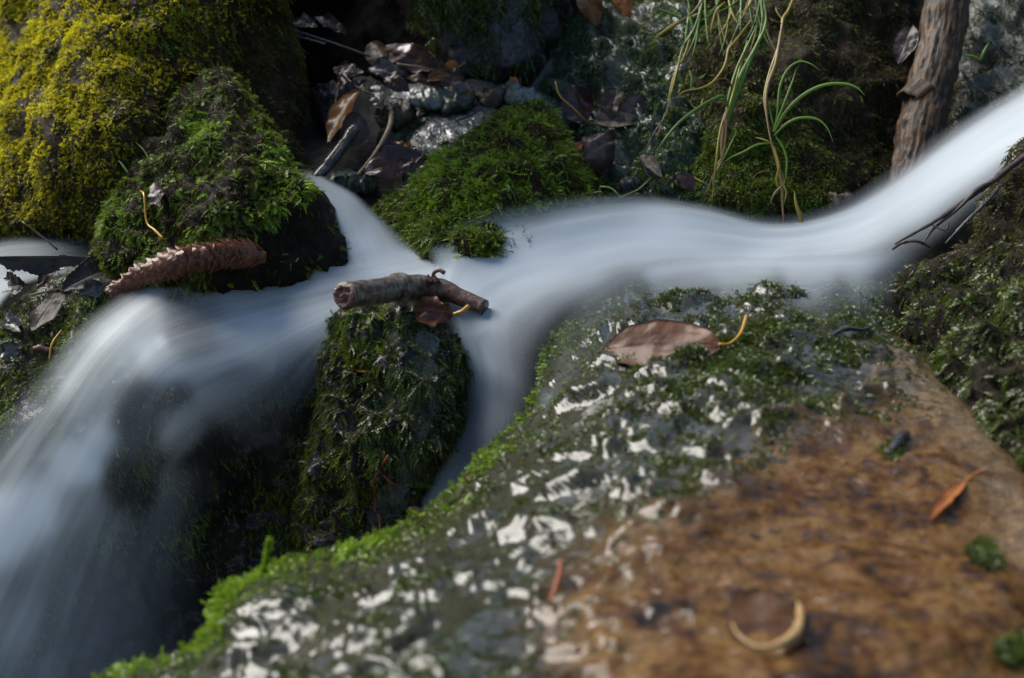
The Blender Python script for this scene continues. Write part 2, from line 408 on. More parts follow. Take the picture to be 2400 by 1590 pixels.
# ------------------------------------------------------------------ tubes, leaves, blades
def frames(pts):
    T = nrm(np.gradient(pts, axis=0)); up = np.array([0, 0, 1.0]) if abs(T[0, 2]) < 0.9 else np.array([0, 1.0, 0])
    Nn = []; nv = np.cross(T[0], np.cross(up, T[0])); nv /= np.linalg.norm(nv)
    for t in T:
        nv = nv - t * (nv @ t); nv /= np.linalg.norm(nv); Nn.append(nv)
    Nn = np.array(Nn); return T, Nn, np.cross(T, Nn)
def tube_geo(ctrl, rad, n=24, seg=10, wob=0.08, seed=0, wsc=None, cap=True):
    pts = spline(ctrl, n); r = np.interp(np.linspace(0, 1, n), np.linspace(0, 1, len(np.atleast_1d(rad))) if np.size(rad) > 1 else [0, 1], np.atleast_1d(rad) if np.size(rad) > 1 else [rad, rad])
    T, A, B = frames(pts); th = np.linspace(0, 2 * math.pi, seg, endpoint=False)
    ring = np.cos(th)[None, :, None] * A[:, None] + np.sin(th)[None, :, None] * B[:, None]
    sc = wsc or 0.7 / max(r.max(), 1e-4)
    base = pts[:, None] + ring * r[:, None, None]
    w = 1 + wob * fbm(base.reshape(-1, 3), sc, 3, seed).reshape(n, seg, 1)
    V = (pts[:, None] + ring * r[:, None, None] * w).reshape(-1, 3)
    i = np.arange(n - 1)[:, None] * seg; j = np.arange(seg)[None]; j2 = (j + 1) % seg
    F = np.stack([i + j, i + j2, i + seg + j2, i + seg + j], -1).reshape(-1, 4).tolist()
    L = np.concatenate([[0], np.cumsum(np.linalg.norm(np.diff(pts, axis=0), axis=1))])
    al = np.repeat(L, seg); ro = np.tile(np.arange(seg) / seg, n)
    if cap:
        V = np.concatenate([V, [pts[0], pts[-1]]]); a, b = len(V) - 2, len(V) - 1; o = (n - 1) * seg
        F += [[a, (k + 1) % seg, k] for k in range(seg)] + [[b, o + k, o + (k + 1) % seg] for k in range(seg)]
        al = np.concatenate([al, [0, L[-1]]]); ro = np.concatenate([ro, [0.5, 0.5]])
    return V, F, {'along': al, 'round': ro, 'tip': al / max(L[-1], 1e-6)}
def tube(name, ctrl, rad, m, parent=None, label=None, cat=None, group=None, n=24, seg=10, wob=0.08, seed=0, furrow=0.0):
    V, F, at = tube_geo(ctrl, rad, n, seg, wob, seed)
    if furrow:
        c = np.repeat(V[:n * seg].reshape(n, seg, 3).mean(1), seg, 0); rd = V[:n * seg] - c; r = np.linalg.norm(rd, axis=1, keepdims=True)
        u = np.stack([at['along'][:n * seg] * 20, rd[:, 0] / r[:, 0] * 4.2, rd[:, 1] / r[:, 0] * 4.2], 1)
        V[:n * seg] += rd / r * (furrow * (ridge(u, 1.0, 4, seed + 3) + 0.7 * fbm(u, 2.3, 3, seed + 9)))[:, None]
    o = link(name, V, F, m, parent, attrs=at, origin=None)
    if parent is None: tag(o, label, cat, group)
    return o

def leaf(base, tip, width, nrmv, m, label, curl=0.25, bend=0.15, serr=0.0, petiole=None, pm=None, half=False, shape=0.9, seed=0, wave=0.08, group=None, cat='leaf', name='fallen_leaf', pw=0.0011, rim=None, skew=0.0):
    base = np.asarray(base, float); tip = np.asarray(tip, float); ax = tip - base; Ln = np.linalg.norm(ax); ax = ax / Ln
    nv = np.asarray(nrmv, float); nv = nv - ax * (nv @ ax); nv /= np.linalg.norm(nv); sv = np.cross(nv, ax)
    nu, nvv = 34, 17; rng = np.random.default_rng(seed + 900)
    t = np.linspace(0, 1, nu); s = np.linspace(-1, 0 if half else 1, nvv)
    prof = (np.sin(math.pi * np.clip(t, 0, 1) ** shape) ** 0.8) * 0.5 * width
    prof = np.maximum(prof, 0.02 * width * (1 - t))
    if serr: prof = prof * (1 + serr * (np.abs(((t * 16) % 1) - 0.5) - 0.25) * 2 + serr * 1.2 * vnoise(np.stack([t * 7, t * 0 + seed, t * 0], 1)))
    TT, SS = np.meshgrid(t, s, indexing='ij'); W = prof[:, None] * np.ones_like(SS)
    x = SS * W + skew * TT * (1 - TT) * width
    pos = base + ax * (TT * Ln)[..., None] + sv * x[..., None]
    hgt = bend * Ln * (4 * TT * (1 - TT)) * 0.5 + curl * (SS ** 2) * W
    q = pos.reshape(-1, 3)
    hgt = hgt + (wave * width * fbm(q, 1.6 / width, 3, seed + 31)).reshape(hgt.shape) * (0.3 + np.abs(SS))
    pos = pos + nv * hgt[..., None]
    V = pos.reshape(-1, 3)
    lat = np.abs((((TT * 9 + np.abs(SS) * 1.6) % 1) - 0.5)) ; vein = np.clip(0.5 - lat * 9, 0, 0.45) * (np.abs(SS) < 0.93)
    vein = np.maximum(vein, np.where(np.abs(SS) < 0.07, 0.9, 0))
    if rim: vein = np.maximum(vein, sstep(rim[0], rim[1], SS) * (1 if len(rim) < 3 else sstep(rim[2], rim[2] + 0.15, TT)))
    I = np.arange(nu * nvv).reshape(nu, nvv)
    F = np.stack([I[:-1, :-1], I[1:, :-1], I[1:, 1:], I[:-1, 1:]], -1).reshape(-1, 4)
    th = 0.0005
    V2 = V - nv * th; k = len(V); Fb = F[:, ::-1] + k
    bo = np.concatenate([I[0, :], I[1:, -1], I[-1, -2::-1], I[-2:0:-1, 0]])
    Fs = np.stack([bo, bo + k, np.roll(bo, -1) + k, np.roll(bo, -1)], 1)
    o = link(name, np.concatenate([V, V2]), np.concatenate([F, Fb, Fs]), m, attrs={'vein': np.tile(vein.ravel(), 2)})
    tag(o, label, cat, group)
    if petiole is not None:
        pts = np.array([base + ax * Ln * 0.02] + [np.asarray(p, float) for p in petiole])
        tube('petiole', pts, [pw, pw * 0.8, pw * 1.2], pm or m, o, n=14, seg=7)
    return o

def blade(name, ctrl, width, m, parent, n=22, tw=0.0, seed=0):
    pts = spline(ctrl, n); T, A, B = frames(pts); t = np.linspace(0, 1, n)
    wv = width * 0.5 * np.clip(np.minimum(1, 0.55 + 2.5 * t) * (1 - t ** 3) + 0.06, 0, 1)
    view = nrm(CAMP * 0 + np.array([0.25, -1, 0.45])); sd = nrm(np.cross(T, view) + 1e-6); nn = nrm(np.cross(sd, T))
    rows = [pts - sd * wv[:, None], pts - nn * (wv * 0.35)[:, None], pts + sd * wv[:, None], pts + nn * (wv * 0.12)[:, None]]
    V = np.stack(rows, 1).reshape(-1, 3); i = np.arange(n - 1)[:, None] * 4; j = np.arange(4)[None]; j2 = (j + 1) % 4
    F = np.stack([i + j, i + j2, i + 4 + j2, i + 4 + j], -1).reshape(-1, 4)
    return link(name, V, F, m, parent, attrs={'tip': np.repeat(t, 4)})

# ------------------------------------------------------------------ water lofted through traced cross-sections
def water(name, secs, m, froth, nu=120, nv=60, edge=(0.25, 0.25), ends=(0.0, 0.0), amp=0.0, seed=0, label=None, rip=6.0):
    """secs: upstream to downstream, each a list of (px, py, depth); froth: (px, py, value, radius) samples"""
    K_ = max(len(s) for s in secs)
    S = np.array([spline(np.array(s, float), K_ * 2) for s in secs])            # sections x pts x 3
    G = spline(S, nu)                                                            # along
    G = np.transpose(spline(np.transpose(G, (1, 0, 2)), nv), (1, 0, 2))          # across
    px, py, d = G[..., 0].ravel(), G[..., 1].ravel(), G[..., 2].ravel()
    V = P(px, py, d)
    u = np.tile(np.linspace(0, 1, nv), nu); v = np.repeat(np.linspace(0, 1, nu), nv)
    fr = np.array(froth, float)
    w = np.exp(-((px[:, None] - fr[:, 0]) ** 2 + (py[:, None] - fr[:, 1]) ** 2) / (2 * fr[:, 3] ** 2)) + 1e-12
    a = (w * fr[:, 2]).sum(1) / w.sum(1)
    if edge[0]: a = a * sstep(0, edge[0], u)
    if edge[1]: a = a * sstep(0, edge[1], 1 - u)
    if ends[0]: a = a * sstep(0, ends[0], v)
    if ends[1]: a = a * sstep(0, ends[1], 1 - v)
    Vg = V.reshape(nu, nv, 3)
    ln = np.linalg.norm(np.diff(Vg, axis=0), axis=2).mean(1); al = np.concatenate([[0], np.cumsum(ln)])
    av = np.repeat(al, nv)
    if amp:
        q = np.stack([u * rip, av * 4, u * 0], 1); V = V + UPV * (amp * fbm(q, 1.0, 2, seed))[:, None]
    I = np.arange(nu * nv).reshape(nu, nv)
    F = np.stack([I[:-1, :-1], I[1:, :-1], I[1:, 1:], I[:-1, 1:]], -1).reshape(-1, 4)
    o = link(name, V, F, m, attrs={'froth': np.clip(a, 0, 1), 'across': u, 'along': av * 10})
    tag(o, label, None, None, 'structure'); return o

# ================================================================== SETTING
M_dark = rock_mat('wet dark stone', [(0.012, 0.011, 0.010), (0.03, 0.027, 0.022), (0.07, 0.065, 0.055)], scale=22, rough=(0.5, 0.8), spec=0.08)
M_earth = rock_mat('wooded bank soil', [(0.02, 0.015, 0.01), (0.05, 0.035, 0.02), (0.06, 0.06, 0.02)], scale=3, rough=(0.8, 0.95), spec=0.05)
# wooded banks of the ravine, one sheet to the horizon
rr = np.concatenate([np.linspace(0, 1.0, 8), np.geomspace(1.15, 90, 46)]); na = 96
th = np.linspace(0, 2 * math.pi, na, endpoint=False)
RR, TH = np.meshgrid(rr, th, indexing='ij'); X = RR * np.sin(TH); Y = 1.35 + RR * np.cos(TH)
side = 0.5 + 0.5 * np.cos(TH)                                   # 1 behind the stream, 0 towards the viewer
rise = 0.42 * side + 0.30 * np.abs(np.sin(TH)) * np.clip(np.sin(TH), -0.7, 1) ** 2 + 0.05
Z = -0.75 + sstep(0.75, 1.6, RR) * (0.6 * (0.15 + 0.85 * np.clip(side * 1.3, 0, 1))) + np.clip(RR - 1.0, 0, 9) * rise * 0.62
q = np.stack([X.ravel(), Y.ravel(), Z.ravel()], 1); q[:, 2] += 0.05 * fbm(q, 1.7, 4, 3) * np.clip(RR.ravel() - 0.8, 0, 3)
I = np.arange(len(rr) * na).reshape(len(rr), na); J = np.roll(I, -1, 1)
F = np.stack([I[:-1], I[1:], J[1:], J[:-1]], -1).reshape(-1, 4)
tag(link('terrain', q, F[:, ::-1], M_earth), 'dark wooded banks around the stream', None, None, 'structure')

bed = relief('stream_bed', [(-900, -420), (1200, -470), (3300, -420), (3300, 800), (3200, 2300), (1200, 2400), (-900, 2300), (-1000, 800)],
    [(-800, -300, 2.1), (-800, 700, 1.75), (-800, 2100, 1.6), (0, 650, 1.72), (400, 640, 1.70), (500, 1000, 1.62), (0, 1590, 1.60), (650, 1250, 1.68),
     (800, 430, 1.76), (740, 200, 1.98), (850, 60, 2.25), (950, 130, 2.15), (1040, 260, 1.93), (1150, 90, 2.35), (1350, 60, 2.1), (1500, 520, 1.70), (1200, 700, 1.58),
     (1150, 1000, 1.52), (1900, 200, 2.0), (2300, 200, 1.9), (2350, 450, 1.78), (2000, 600, 1.68), (2400, 1590, 1.15), (1200, 1590, 1.3), (3100, 500, 1.8), (3100, 2100, 1.2), (1200, 2200, 1.2), (1200, -400, 2.6), (3100, -300, 2.2)],
    M_dark, step=20, edge=30, drop=0.02, amp=0.014, nsc=9, rid=0.4, seed=4, back=0.3, label='dark wet bed of the stream', kind='structure')

# ================================================================== BOULDERS
MS_yel = moss_mat('sun tinted yellow moss', [(0.09, 0.06, 0.004), (0.24, 0.21, 0.006), (0.46, 0.385, 0.008), (0.50, 0.48, 0.012)], (0.66, 0.62, 0.03), 0.5, 26, 0.5)  # colour lifted above the moss's own to carry the sunshine on it
MS_olive = moss_mat('dull brown moss', [(0.012, 0.008, 0.003), (0.028, 0.019, 0.005), (0.05, 0.038, 0.007), (0.085, 0.08, 0.010)], (0.12, 0.105, 0.014), 0.5, 30, 0.25)
MS_green = moss_mat('green moss', [(0.035, 0.028, 0.008), (0.05, 0.065, 0.008), (0.085, 0.14, 0.010), (0.15, 0.23, 0.016)], (0.23, 0.33, 0.03), 0.33, 34, 0.35)
MS_deep = moss_mat('dark wet moss', [(0.016, 0.014, 0.005), (0.028, 0.036, 0.006), (0.05, 0.075, 0.008), (0.09, 0.13, 0.012)], (0.13, 0.18, 0.025), 0.30, 34, 0.3, 0.45)
MS_lime = moss_mat('fresh lime moss', [(0.07, 0.13, 0.01), (0.13, 0.24, 0.012), (0.22, 0.36, 0.02)], (0.32, 0.46, 0.04), 0.4, 40, 0.4)
MS_slime = moss_mat('drab wet algae', [(0.018, 0.022, 0.009), (0.035, 0.058, 0.024), (0.055, 0.10, 0.045)], (0.11, 0.16, 0.08), 0.3, 30, 0.15)

ST_brown = rock_mat('earthy brown stone', [(0.010, 0.007, 0.004), (0.028, 0.020, 0.010), (0.06, 0.045, 0.024)], scale=24, rough=(0.4, 0.75), bump=1.0, spec=0.08)
ST_black = rock_mat('black wet stone', [(0.006, 0.005, 0.004), (0.014, 0.012, 0.010), (0.028, 0.025, 0.021)], scale=26, rough=(0.3, 0.55), bump=0.6, film=0.25, fscale=60, fbump=0.3, spec=0.15)
ST_grey = rock_mat('grey wet stone', [(0.03, 0.03, 0.027), (0.13, 0.135, 0.13), (0.36, 0.37, 0.37)], algae=[(0.02, 0.025, 0.012), (0.05, 0.07, 0.03), (0.10, 0.13, 0.07)], scale=20, rough=(0.2, 0.4), bump=0.8, film=1.0, fscale=60, fbump=0.5)
ST_slime = rock_mat('algae covered stone', [(0.010, 0.014, 0.007), (0.025, 0.040, 0.018), (0.06, 0.088, 0.048)], scale=30, rough=(0.3, 0.5), bump=1.0, film=0.6, fscale=60, fbump=0.35, spec=0.2)

ST_glis = rock_mat('black glistening stone', [(0.008, 0.008, 0.008), (0.022, 0.022, 0.020), (0.05, 0.05, 0.046)], scale=26, rough=(0.25, 0.5), bump=0.8, film=0.9, fscale=110, fbump=0.8)
ST_bank = rock_mat('dark peaty wet stone', [(0.005, 0.004, 0.002), (0.014, 0.010, 0.006), (0.03, 0.022, 0.013)], scale=26, rough=(0.5, 0.8), bump=0.8, spec=0.1)
A = relief('boulder', [(-220, -160), (300, -200), (690, -160), (676, 0), (690, 60), (705, 150), (712, 260), (700, 330), (735, 400), (720, 460), (600, 600), (300, 610), (225, 566), (120, 550), (0, 556), (-220, 570)],
    [(0, 556, 1.69), (230, 566, 1.66), (-200, 300, 2.0), (0, 0, 1.92), (0, 300, 1.79), (150, 150, 1.70), (250, 300, 1.60), (300, 0, 1.70), (330, 150, 1.64), (430, 200, 1.68), (600, 0, 1.80), (690, 150, 1.86), (600, 300, 1.74), (700, 420, 1.72), (-200, -100, 2.0), (300, 520, 1.64)],
    ST_brown, edge=60, drop=0.06, amp=0.013, nsc=14, rid=0.5, seed=11, back=0.6,
    label='big boulder with bright sun tinted yellow moss down its left side, top left corner')
B = relief('boulder', [(505, 162), (548, 185), (600, 250), (640, 310), (665, 350), (690, 400), (715, 432), (760, 462), (780, 485), (792, 530), (812, 570), (822, 605), (805, 660), (600, 690), (400, 670), (300, 660), (225, 610), (235, 560), (250, 500), (270, 440), (300, 385), (330, 340), (385, 300), (368, 262), (385, 240), (430, 205), (470, 175)],
    [(505, 170, 1.66), (430, 250, 1.645), (300, 450, 1.59), (400, 400, 1.55), (550, 300, 1.585), (480, 330, 1.58), (640, 400, 1.56), (700, 480, 1.54), (790, 560, 1.565), (500, 470, 1.50), (300, 560, 1.56), (620, 560, 1.515), (400, 640, 1.52), (700, 640, 1.53)],
    ST_bank, edge=36, drop=0.05, amp=0.010, nsc=24, rid=0.7, seed=12, back=0.2,
    label='pointed mossy boulder with a bare black lower corner beside the side stream')
Cc = relief('boulder', [(560, -330), (640, -60), (700, -28), (820, -14), (925, -10), (955, 25), (1000, 60), (1020, 120), (1065, 190), (1140, 215), (1250, 200), (1300, 130), (1335, 90), (1350, 0), (1360, -200), (1000, -400)],  # upper left stretch is an overhang added out of frame to shade the hollow
    [(620, -60, 1.58), (700, -40, 1.60), (900, -30, 1.62), (1000, 20, 1.90), (1150, 80, 1.90), (1300, 50, 1.99), (1150, 200, 1.96), (1250, 180, 1.97), (1350, -100, 2.0), (800, -300, 1.6), (1060, 120, 1.93)],
    ST_glis, edge=50, drop=0.06, amp=0.015, nsc=16, rid=0.8, seed=13, back=0.2,
    label='dark glistening boulder at the top, its added overhang shading the black hollow')
ST_pitshade = rock_mat('hollow shade black', [(0.002, 0.002, 0.002), (0.005, 0.005, 0.005), (0.010, 0.009, 0.009)], scale=20, rough=(0.8, 1.0), spec=0.0)  # near-black colour stands in for the deep shade of the hollow
PitShade = relief('boulder', [(640, -90), (800, -120), (1000, -90), (1060, 60), (1090, 190), (1000, 230), (850, 230), (700, 240), (640, 120)],  # backing added behind the hollow so that it stays black
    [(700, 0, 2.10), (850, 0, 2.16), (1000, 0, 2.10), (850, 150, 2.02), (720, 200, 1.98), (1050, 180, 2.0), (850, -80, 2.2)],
    ST_pitshade, edge=40, drop=0.05, amp=0.02, nsc=12, rid=0.6, seed=24, back=0.3, label='added black backing giving the hollow at the top its shade')
E1 = relief('boulder', [(895, 250), (925, 205), (1000, 195), (1080, 188), (1200, 200), (1310, 225), (1345, 290), (1380, 370), (1200, 400), (1000, 350), (920, 340)],
    [(900, 250, 1.86), (1080, 195, 1.90), (1300, 230, 1.88), (1000, 300, 1.82), (1200, 300, 1.82), (1350, 360, 1.78)],
    ST_grey, edge=40, drop=0.04, amp=0.009, nsc=22, rid=0.5, seed=14, back=0.12, zone=lambda x, y: 0.35 + 0.4 * (y > 235) + 0 * x,
    label='low wet ledge rock carrying the pile of dead leaves')
E2 = relief('boulder', [(940, 340), (962, 290), (1000, 266), (1080, 250), (1160, 246), (1220, 268), (1250, 330), (1160, 430), (1010, 430), (955, 390)],
    [(960, 300, 1.80), (1080, 256, 1.82), (1200, 270, 1.80), (1060, 330, 1.755), (1000, 400, 1.75), (1150, 400, 1.74)],
    ST_grey, edge=40, drop=0.04, amp=0.008, nsc=26, rid=0.5, seed=15, back=0.12, zone=lambda x, y: 0.25 + 0.5 * sstep(320, 390, y) - 0.2 * sstep(1050, 1150, x),
    label='pale blue grey wet rock with water running over it behind the green mound')
G = relief('boulder', [(860, 525), (895, 475), (955, 435), (1000, 395), (1060, 345), (1130, 297), (1185, 258), (1225, 240), (1265, 243), (1300, 275), (1340, 330), (1370, 385), (1405, 425), (1450, 475), (1480, 540), (1400, 610), (1100, 650), (960, 620), (890, 570)],
    [(1230, 245, 1.71), (1100, 320, 1.68), (1200, 370, 1.62), (1330, 340, 1.69), (1100, 470, 1.575), (900, 500, 1.65), (1400, 480, 1.66), (1200, 480, 1.585), (1200, 610, 1.54), (1000, 560, 1.57), (1400, 600, 1.58)],
    ST_brown, edge=60, drop=0.05, amp=0.009, nsc=24, rid=0.6, seed=16, back=0.16,
    label='low rounded boulder wholly covered in combed green moss in the middle')
H = relief('boulder', [(1365, -150), (1345, 30), (1290, 130), (1252, 200), (1285, 260), (1340, 340), (1390, 420), (1450, 490), (1600, 520), (1720, 500), (1700, 350), (1640, 180), (1640, -150)],
    [(1400, 0, 1.98), (1270, 200, 1.92), (1340, 120, 1.93), (1450, 200, 1.82), (1380, 380, 1.76), (1460, 470, 1.70), (1560, 440, 1.68), (1580, 200, 1.77), (1620, 0, 1.86), (1500, 60, 1.88), (1700, 480, 1.66)],
    ST_slime, edge=50, drop=0.05, amp=0.012, nsc=30, rid=0.8, seed=17, back=0.25,
    label='sloping grey green boulder slick with algae below the hanging grass')
Iw = relief('boulder', [(1545, -160), (1560, 60), (1590, 200), (1610, 350), (1600, 470), (1680, 540), (1900, 570), (1990, 505), (2060, 450), (2140, 390), (2160, 250), (2210, -160)],
    [(1600, 0, 1.87), (1750, 0, 1.83), (1950, 0, 1.84), (1700, 300, 1.70), (1900, 280, 1.71), (1750, 480, 1.645), (1900, 530, 1.645), (2120, 100, 1.87), (2080, 380, 1.755), (1640, 450, 1.68), (2000, 460, 1.69), (1850, 140, 1.75)],
    ST_brown, edge=45, drop=0.05, amp=0.013, nsc=15, rid=0.7, seed=18, back=0.3,
    label='steep dark brown rock face between the hanging grass and the upright log')
ST_gdark = rock_mat('dull grey wet stone', [(0.03, 0.03, 0.028), (0.07, 0.072, 0.07), (0.15, 0.155, 0.15)], algae=[(0.02, 0.025, 0.012), (0.05, 0.06, 0.03), (0.09, 0.11, 0.07)], scale=20, rough=(0.2, 0.45), bump=0.9, film=0.5, fscale=90, fbump=0.6)
Jr = relief('boulder', [(2195, -160), (2230, 60), (2222, 180), (2210, 300), (2225, 350), (2400, 270), (2560, 220), (2600, -160)],
    [(2250, 0, 1.90), (2240, 250, 1.80), (2400, 200, 1.76), (2550, 100, 1.78), (2400, 60, 1.84)],
    ST_gdark, edge=40, drop=0.05, amp=0.011, nsc=18, rid=0.6, seed=19, back=0.25, zone=lambda x, y: 0.55 + 0.3 * (y < 95) + 0 * x,
    label='grey wet rock to the right of the upright log, top right corner')
Kr = relief('boulder', [(2050, 745), (2060, 690), (2090, 650), (2180, 612), (2280, 570), (2295, 510), (2310, 470), (2345, 425), (2372, 370), (2405, 335), (2600, 290), (2650, 700), (2600, 1200), (2440, 1150), (2340, 1060), (2240, 960), (2160, 860), (2100, 800)],
    [(2400, 345, 1.53), (2300, 520, 1.49), (2400, 560, 1.42), (2100, 690, 1.45), (2200, 640, 1.44), (2250, 760, 1.34), (2400, 800, 1.27), (2120, 780, 1.385), (2300, 980, 1.20), (2400, 1080, 1.13), (2600, 600, 1.3), (2600, 1100, 1.08)],
    ST_bank, edge=45, drop=0.04, amp=0.012, nsc=26, rid=0.8, seed=20, back=0.25,
    label='dark mossy boulder at the right edge, glossy with wet moss')
zM = [(1300, 700, 1), (1500, 660, 1), (1750, 660, .95), (2000, 660, .9), (1260, 900, 1), (1400, 850, 1), (1700, 800, .85), (1950, 780, .8), (1200, 1050, 1), (1450, 1000, .95), (1650, 1000, .9), (1950, 950, .85), (2130, 980, .7), (2150, 860, .2), (2050, 1070, .1), (1780, 1080, .45),
      (1000, 1250, 1), (1250, 1200, .95), (1450, 1180, .8), (1650, 1130, .6), (1500, 1280, .25), (1350, 1350, .5), (1150, 1400, .85), (1250, 1480, .45), (1130, 1530, .8), (1060, 1570, .8), (1240, 1575, .6), (1480, 1500, .4), (1620, 1420, .38), (1480, 1580, .42), (1750, 1560, .3), (800, 1350, 1), (900, 1500, .9), (600, 1450, 1), (500, 1590, 1), (1000, 1590, .7), (1400, 1450, .1), (1700, 1300, 0), (2000, 1200, 0), (2300, 1100, .05), (1600, 1550, 0), (2000, 1500, 0), (2400, 1400, .1), (2400, 1590, .3), (2350, 1080, .4), (1900, 1130, .1)]
def gsm(pts, x, y, r=110):
    p = np.array(pts, float); w = np.exp(-((x[:, None] - p[:, 0]) ** 2 + (y[:, None] - p[:, 1]) ** 2) / (2 * r * r)) + 1e-12
    return (w * p[:, 2]).sum(1) / w.sum(1)
ST_fore = rock_mat('tan brown wet stone', [(0.005, 0.002, 0.001), (0.042, 0.015, 0.0015), (0.088, 0.037, 0.005), (0.15, 0.082, 0.024), (0.026, 0.011, 0.0015)],
    algae=[(0.004, 0.003, 0.001), (0.014, 0.010, 0.003), (0.015, 0.021, 0.003), (0.035, 0.034, 0.006)], scale=20, rough=(0.4, 0.65), bump=0.6, film=1.0, fscale=70, fbump=0.5, spec=0.1, con=0.24, puddles=True)
def wornM(x, y):
    b = np.full(x.shape, 1e9)
    for ax, ay, bx, by in ((2085, 830, 2200, 940), (2200, 940, 2330, 1075), (2330, 1075, 2420, 1290)):
        t = np.clip(((x - ax) * (bx - ax) + (y - ay) * (by - ay)) / ((bx - ax) ** 2 + (by - ay) ** 2), 0, 1)
        b = np.minimum(b, np.hypot(x - ax - t * (bx - ax), y - ay - t * (by - ay)))
    return np.exp(-(b / 55) ** 2)
def lumpM(x, y, V):
    z = gsm(zM, x, y); zz = sstep(0.15, 0.6, z)
    wv = V + 0.011 * np.stack([vnoise(V * 55, 71), vnoise(V * 55, 72), V[:, 0] * 0], 1)
    hh = 0.0085 * fbm(wv * np.array([1, 1.3, 1]), 34, 2, 61) + 0.0034 * fbm(wv, 75, 2, 62)
    lv = -0.0016 + 0.0012 * vnoise(V * 50, 64) - 0.004 * (1 - zz)
    pd = sstep(-0.0004, 0.0012, lv - hh) * zz
    rip = 0.0009 * vnoise(np.stack([(V[:, 0] + V[:, 1] * 0.4) * 40, (V[:, 1] - V[:, 0] * 0.4) * 120, V[:, 2] * 0], 1), 66)
    return zz * np.maximum(hh, lv) + (1 - zz) * (0.0014 * fbm(V, 55, 2, 63) + rip), pd
M = relief('boulder', [(120, 1760), (235, 1597), (420, 1532), (495, 1480), (512, 1405), (600, 1352), (740, 1302), (860, 1276), (920, 1246), (1010, 1190), (1090, 1122), (1130, 1070), (1200, 1005), (1245, 950), (1264, 900), (1272, 840), (1300, 780), (1350, 727), (1430, 683), (1530, 653), (1650, 635), (1800, 628), (1950, 628), (2060, 640), (2095, 720), (2160, 815), (2260, 940), (2350, 1035), (2450, 1125), (2650, 1300), (2650, 1760), (1200, 1800)],
    [(1650, 640, 1.50), (2000, 640, 1.475), (1300, 800, 1.405), (1450, 700, 1.43), (1700, 800, 1.30), (1950, 800, 1.30), (2100, 760, 1.37), (1255, 950, 1.31), (1600, 1000, 1.13), (1900, 1000, 1.13), (2150, 900, 1.23), (2350, 1050, 1.12), (1100, 1130, 1.20), (1400, 1250, .98), (2000, 1200, 1.0), (2300, 1200, 1.01), (900, 1260, 1.13), (600, 1360, 1.06), (500, 1500, 1.0), (1000, 1450, .91), (1700, 1500, .84), (2300, 1450, .87), (300, 1590, .99), (1200, 1590, .83), (2400, 1590, .83), (1250, 1050, 1.20), (1400, 900, 1.26), (700, 1590, .91)],
    ST_fore, step=6, edge=80, drop=0.06, amp=0.006, nsc=9, rid=0.2, seed=21, back=0.22, zone=lambda x, y: gsm(zM, x, y), worn=wornM, lump=lumpM,
    label='large tan brown boulder filling the lower right, wet and moss covered on its far side')
Nr = relief('boulder', [(768, 745), (800, 712), (900, 700), (970, 715), (1050, 755), (1088, 800), (1100, 870), (1085, 960), (1050, 1060), (1010, 1160), (960, 1240), (900, 1330), (730, 1330), (700, 1210), (720, 1100), (742, 980), (752, 880), (762, 820)],
    [(860, 715, 1.475), (1000, 765, 1.455), (780, 800, 1.46), (870, 790, 1.45), (880, 900, 1.445), (820, 1000, 1.44), (980, 880, 1.40), (960, 1000, 1.40), (1080, 880, 1.45), (900, 1260, 1.43), (760, 1250, 1.46), (720, 1150, 1.48), (1000, 1150, 1.44), (860, 1100, 1.43)],
    ST_black, step=5, edge=50, drop=0.05, amp=0.013, nsc=34, rid=0.8, seed=22, back=0.2,
    label='narrow mossy rock standing in the fall under the broken stick')
Q = relief('boulder', [(-220, 720), (-50, 745), (20, 720), (100, 650), (180, 625), (300, 650), (420, 640), (640, 690), (790, 730), (800, 820), (780, 1250), (900, 1380), (600, 1560), (300, 1800), (-220, 1800)],
    [(0, 740, 1.56), (130, 640, 1.60), (300, 680, 1.575), (430, 650, 1.60), (760, 760, 1.53), (500, 800, 1.56), (600, 1000, 1.58), (620, 1150, 1.62), (400, 960, 1.50), (250, 1000, 1.475), (100, 900, 1.50), (350, 1150, 1.51), (0, 1300, 1.47), (300, 1350, 1.55), (600, 1350, 1.64), (740, 1150, 1.60), (300, 1650, 1.56), (0, 1650, 1.46), (-200, 1000, 1.5), (800, 1300, 1.6)],
    ST_black, edge=45, drop=0.04, amp=0.011, nsc=14, rid=0.6, seed=23, back=0.3,
    label='black rock step under the white cascade on the left')

# ------------------------------------------------------------------ moss on them
pl = lambda pts: (lambda x, y: np.clip(gsm(pts, x, y, 70), 0, 1))
mA = [(50, 100, 1), (200, 50, 1), (300, 30, 1), (120, 300, 1), (30, 450, .8), (170, 200, 1), (240, 130, .9), (330, 100, .35), (190, 350, .5), (130, 470, .5), (230, 250, .35), (260, 400, .05), (220, 330, .05), (400, 100, .0), (420, 30, .1), (300, 280, 0), (220, 500, .1), (600, 200, 0), (0, 550, .4), (-150, 300, 1), (350, 0, .8), (320, 60, .5)]
moss(A, 50000, MS_yel, 0.0060, 0.0020, 4, (0.6, -0.35, 1.0), lambda x, y, c: pl(mA)(x, y), 1, 0.4, backfrac=0.06, clump=(34, -0.9, 0.25), label='bright sun tinted yellow moss')
moss(A, 16000, MS_olive, 0.007, 0.0015, 4, (0.5, 0.8, 0.8), lambda x, y, c: 1.0 - 0.9 * pl(mA)(x, y) - 0.8 * ((np.hypot(x - 225, (y - 250) * 0.5) < 45)), 2, 0.7, backfrac=0.0, clump=(26, -0.35, 0.3), label='sparse brown moss')
moss(A, 1500, MS_green, 0.012, 0.0018, 5, (0.5, 0.9, 0.9), lambda x, y, c: (x > 330) * 1.0, 3, 0.9, backfrac=0.0, clump=(22, 0.0, 0.4), label='scattered green moss shoots')
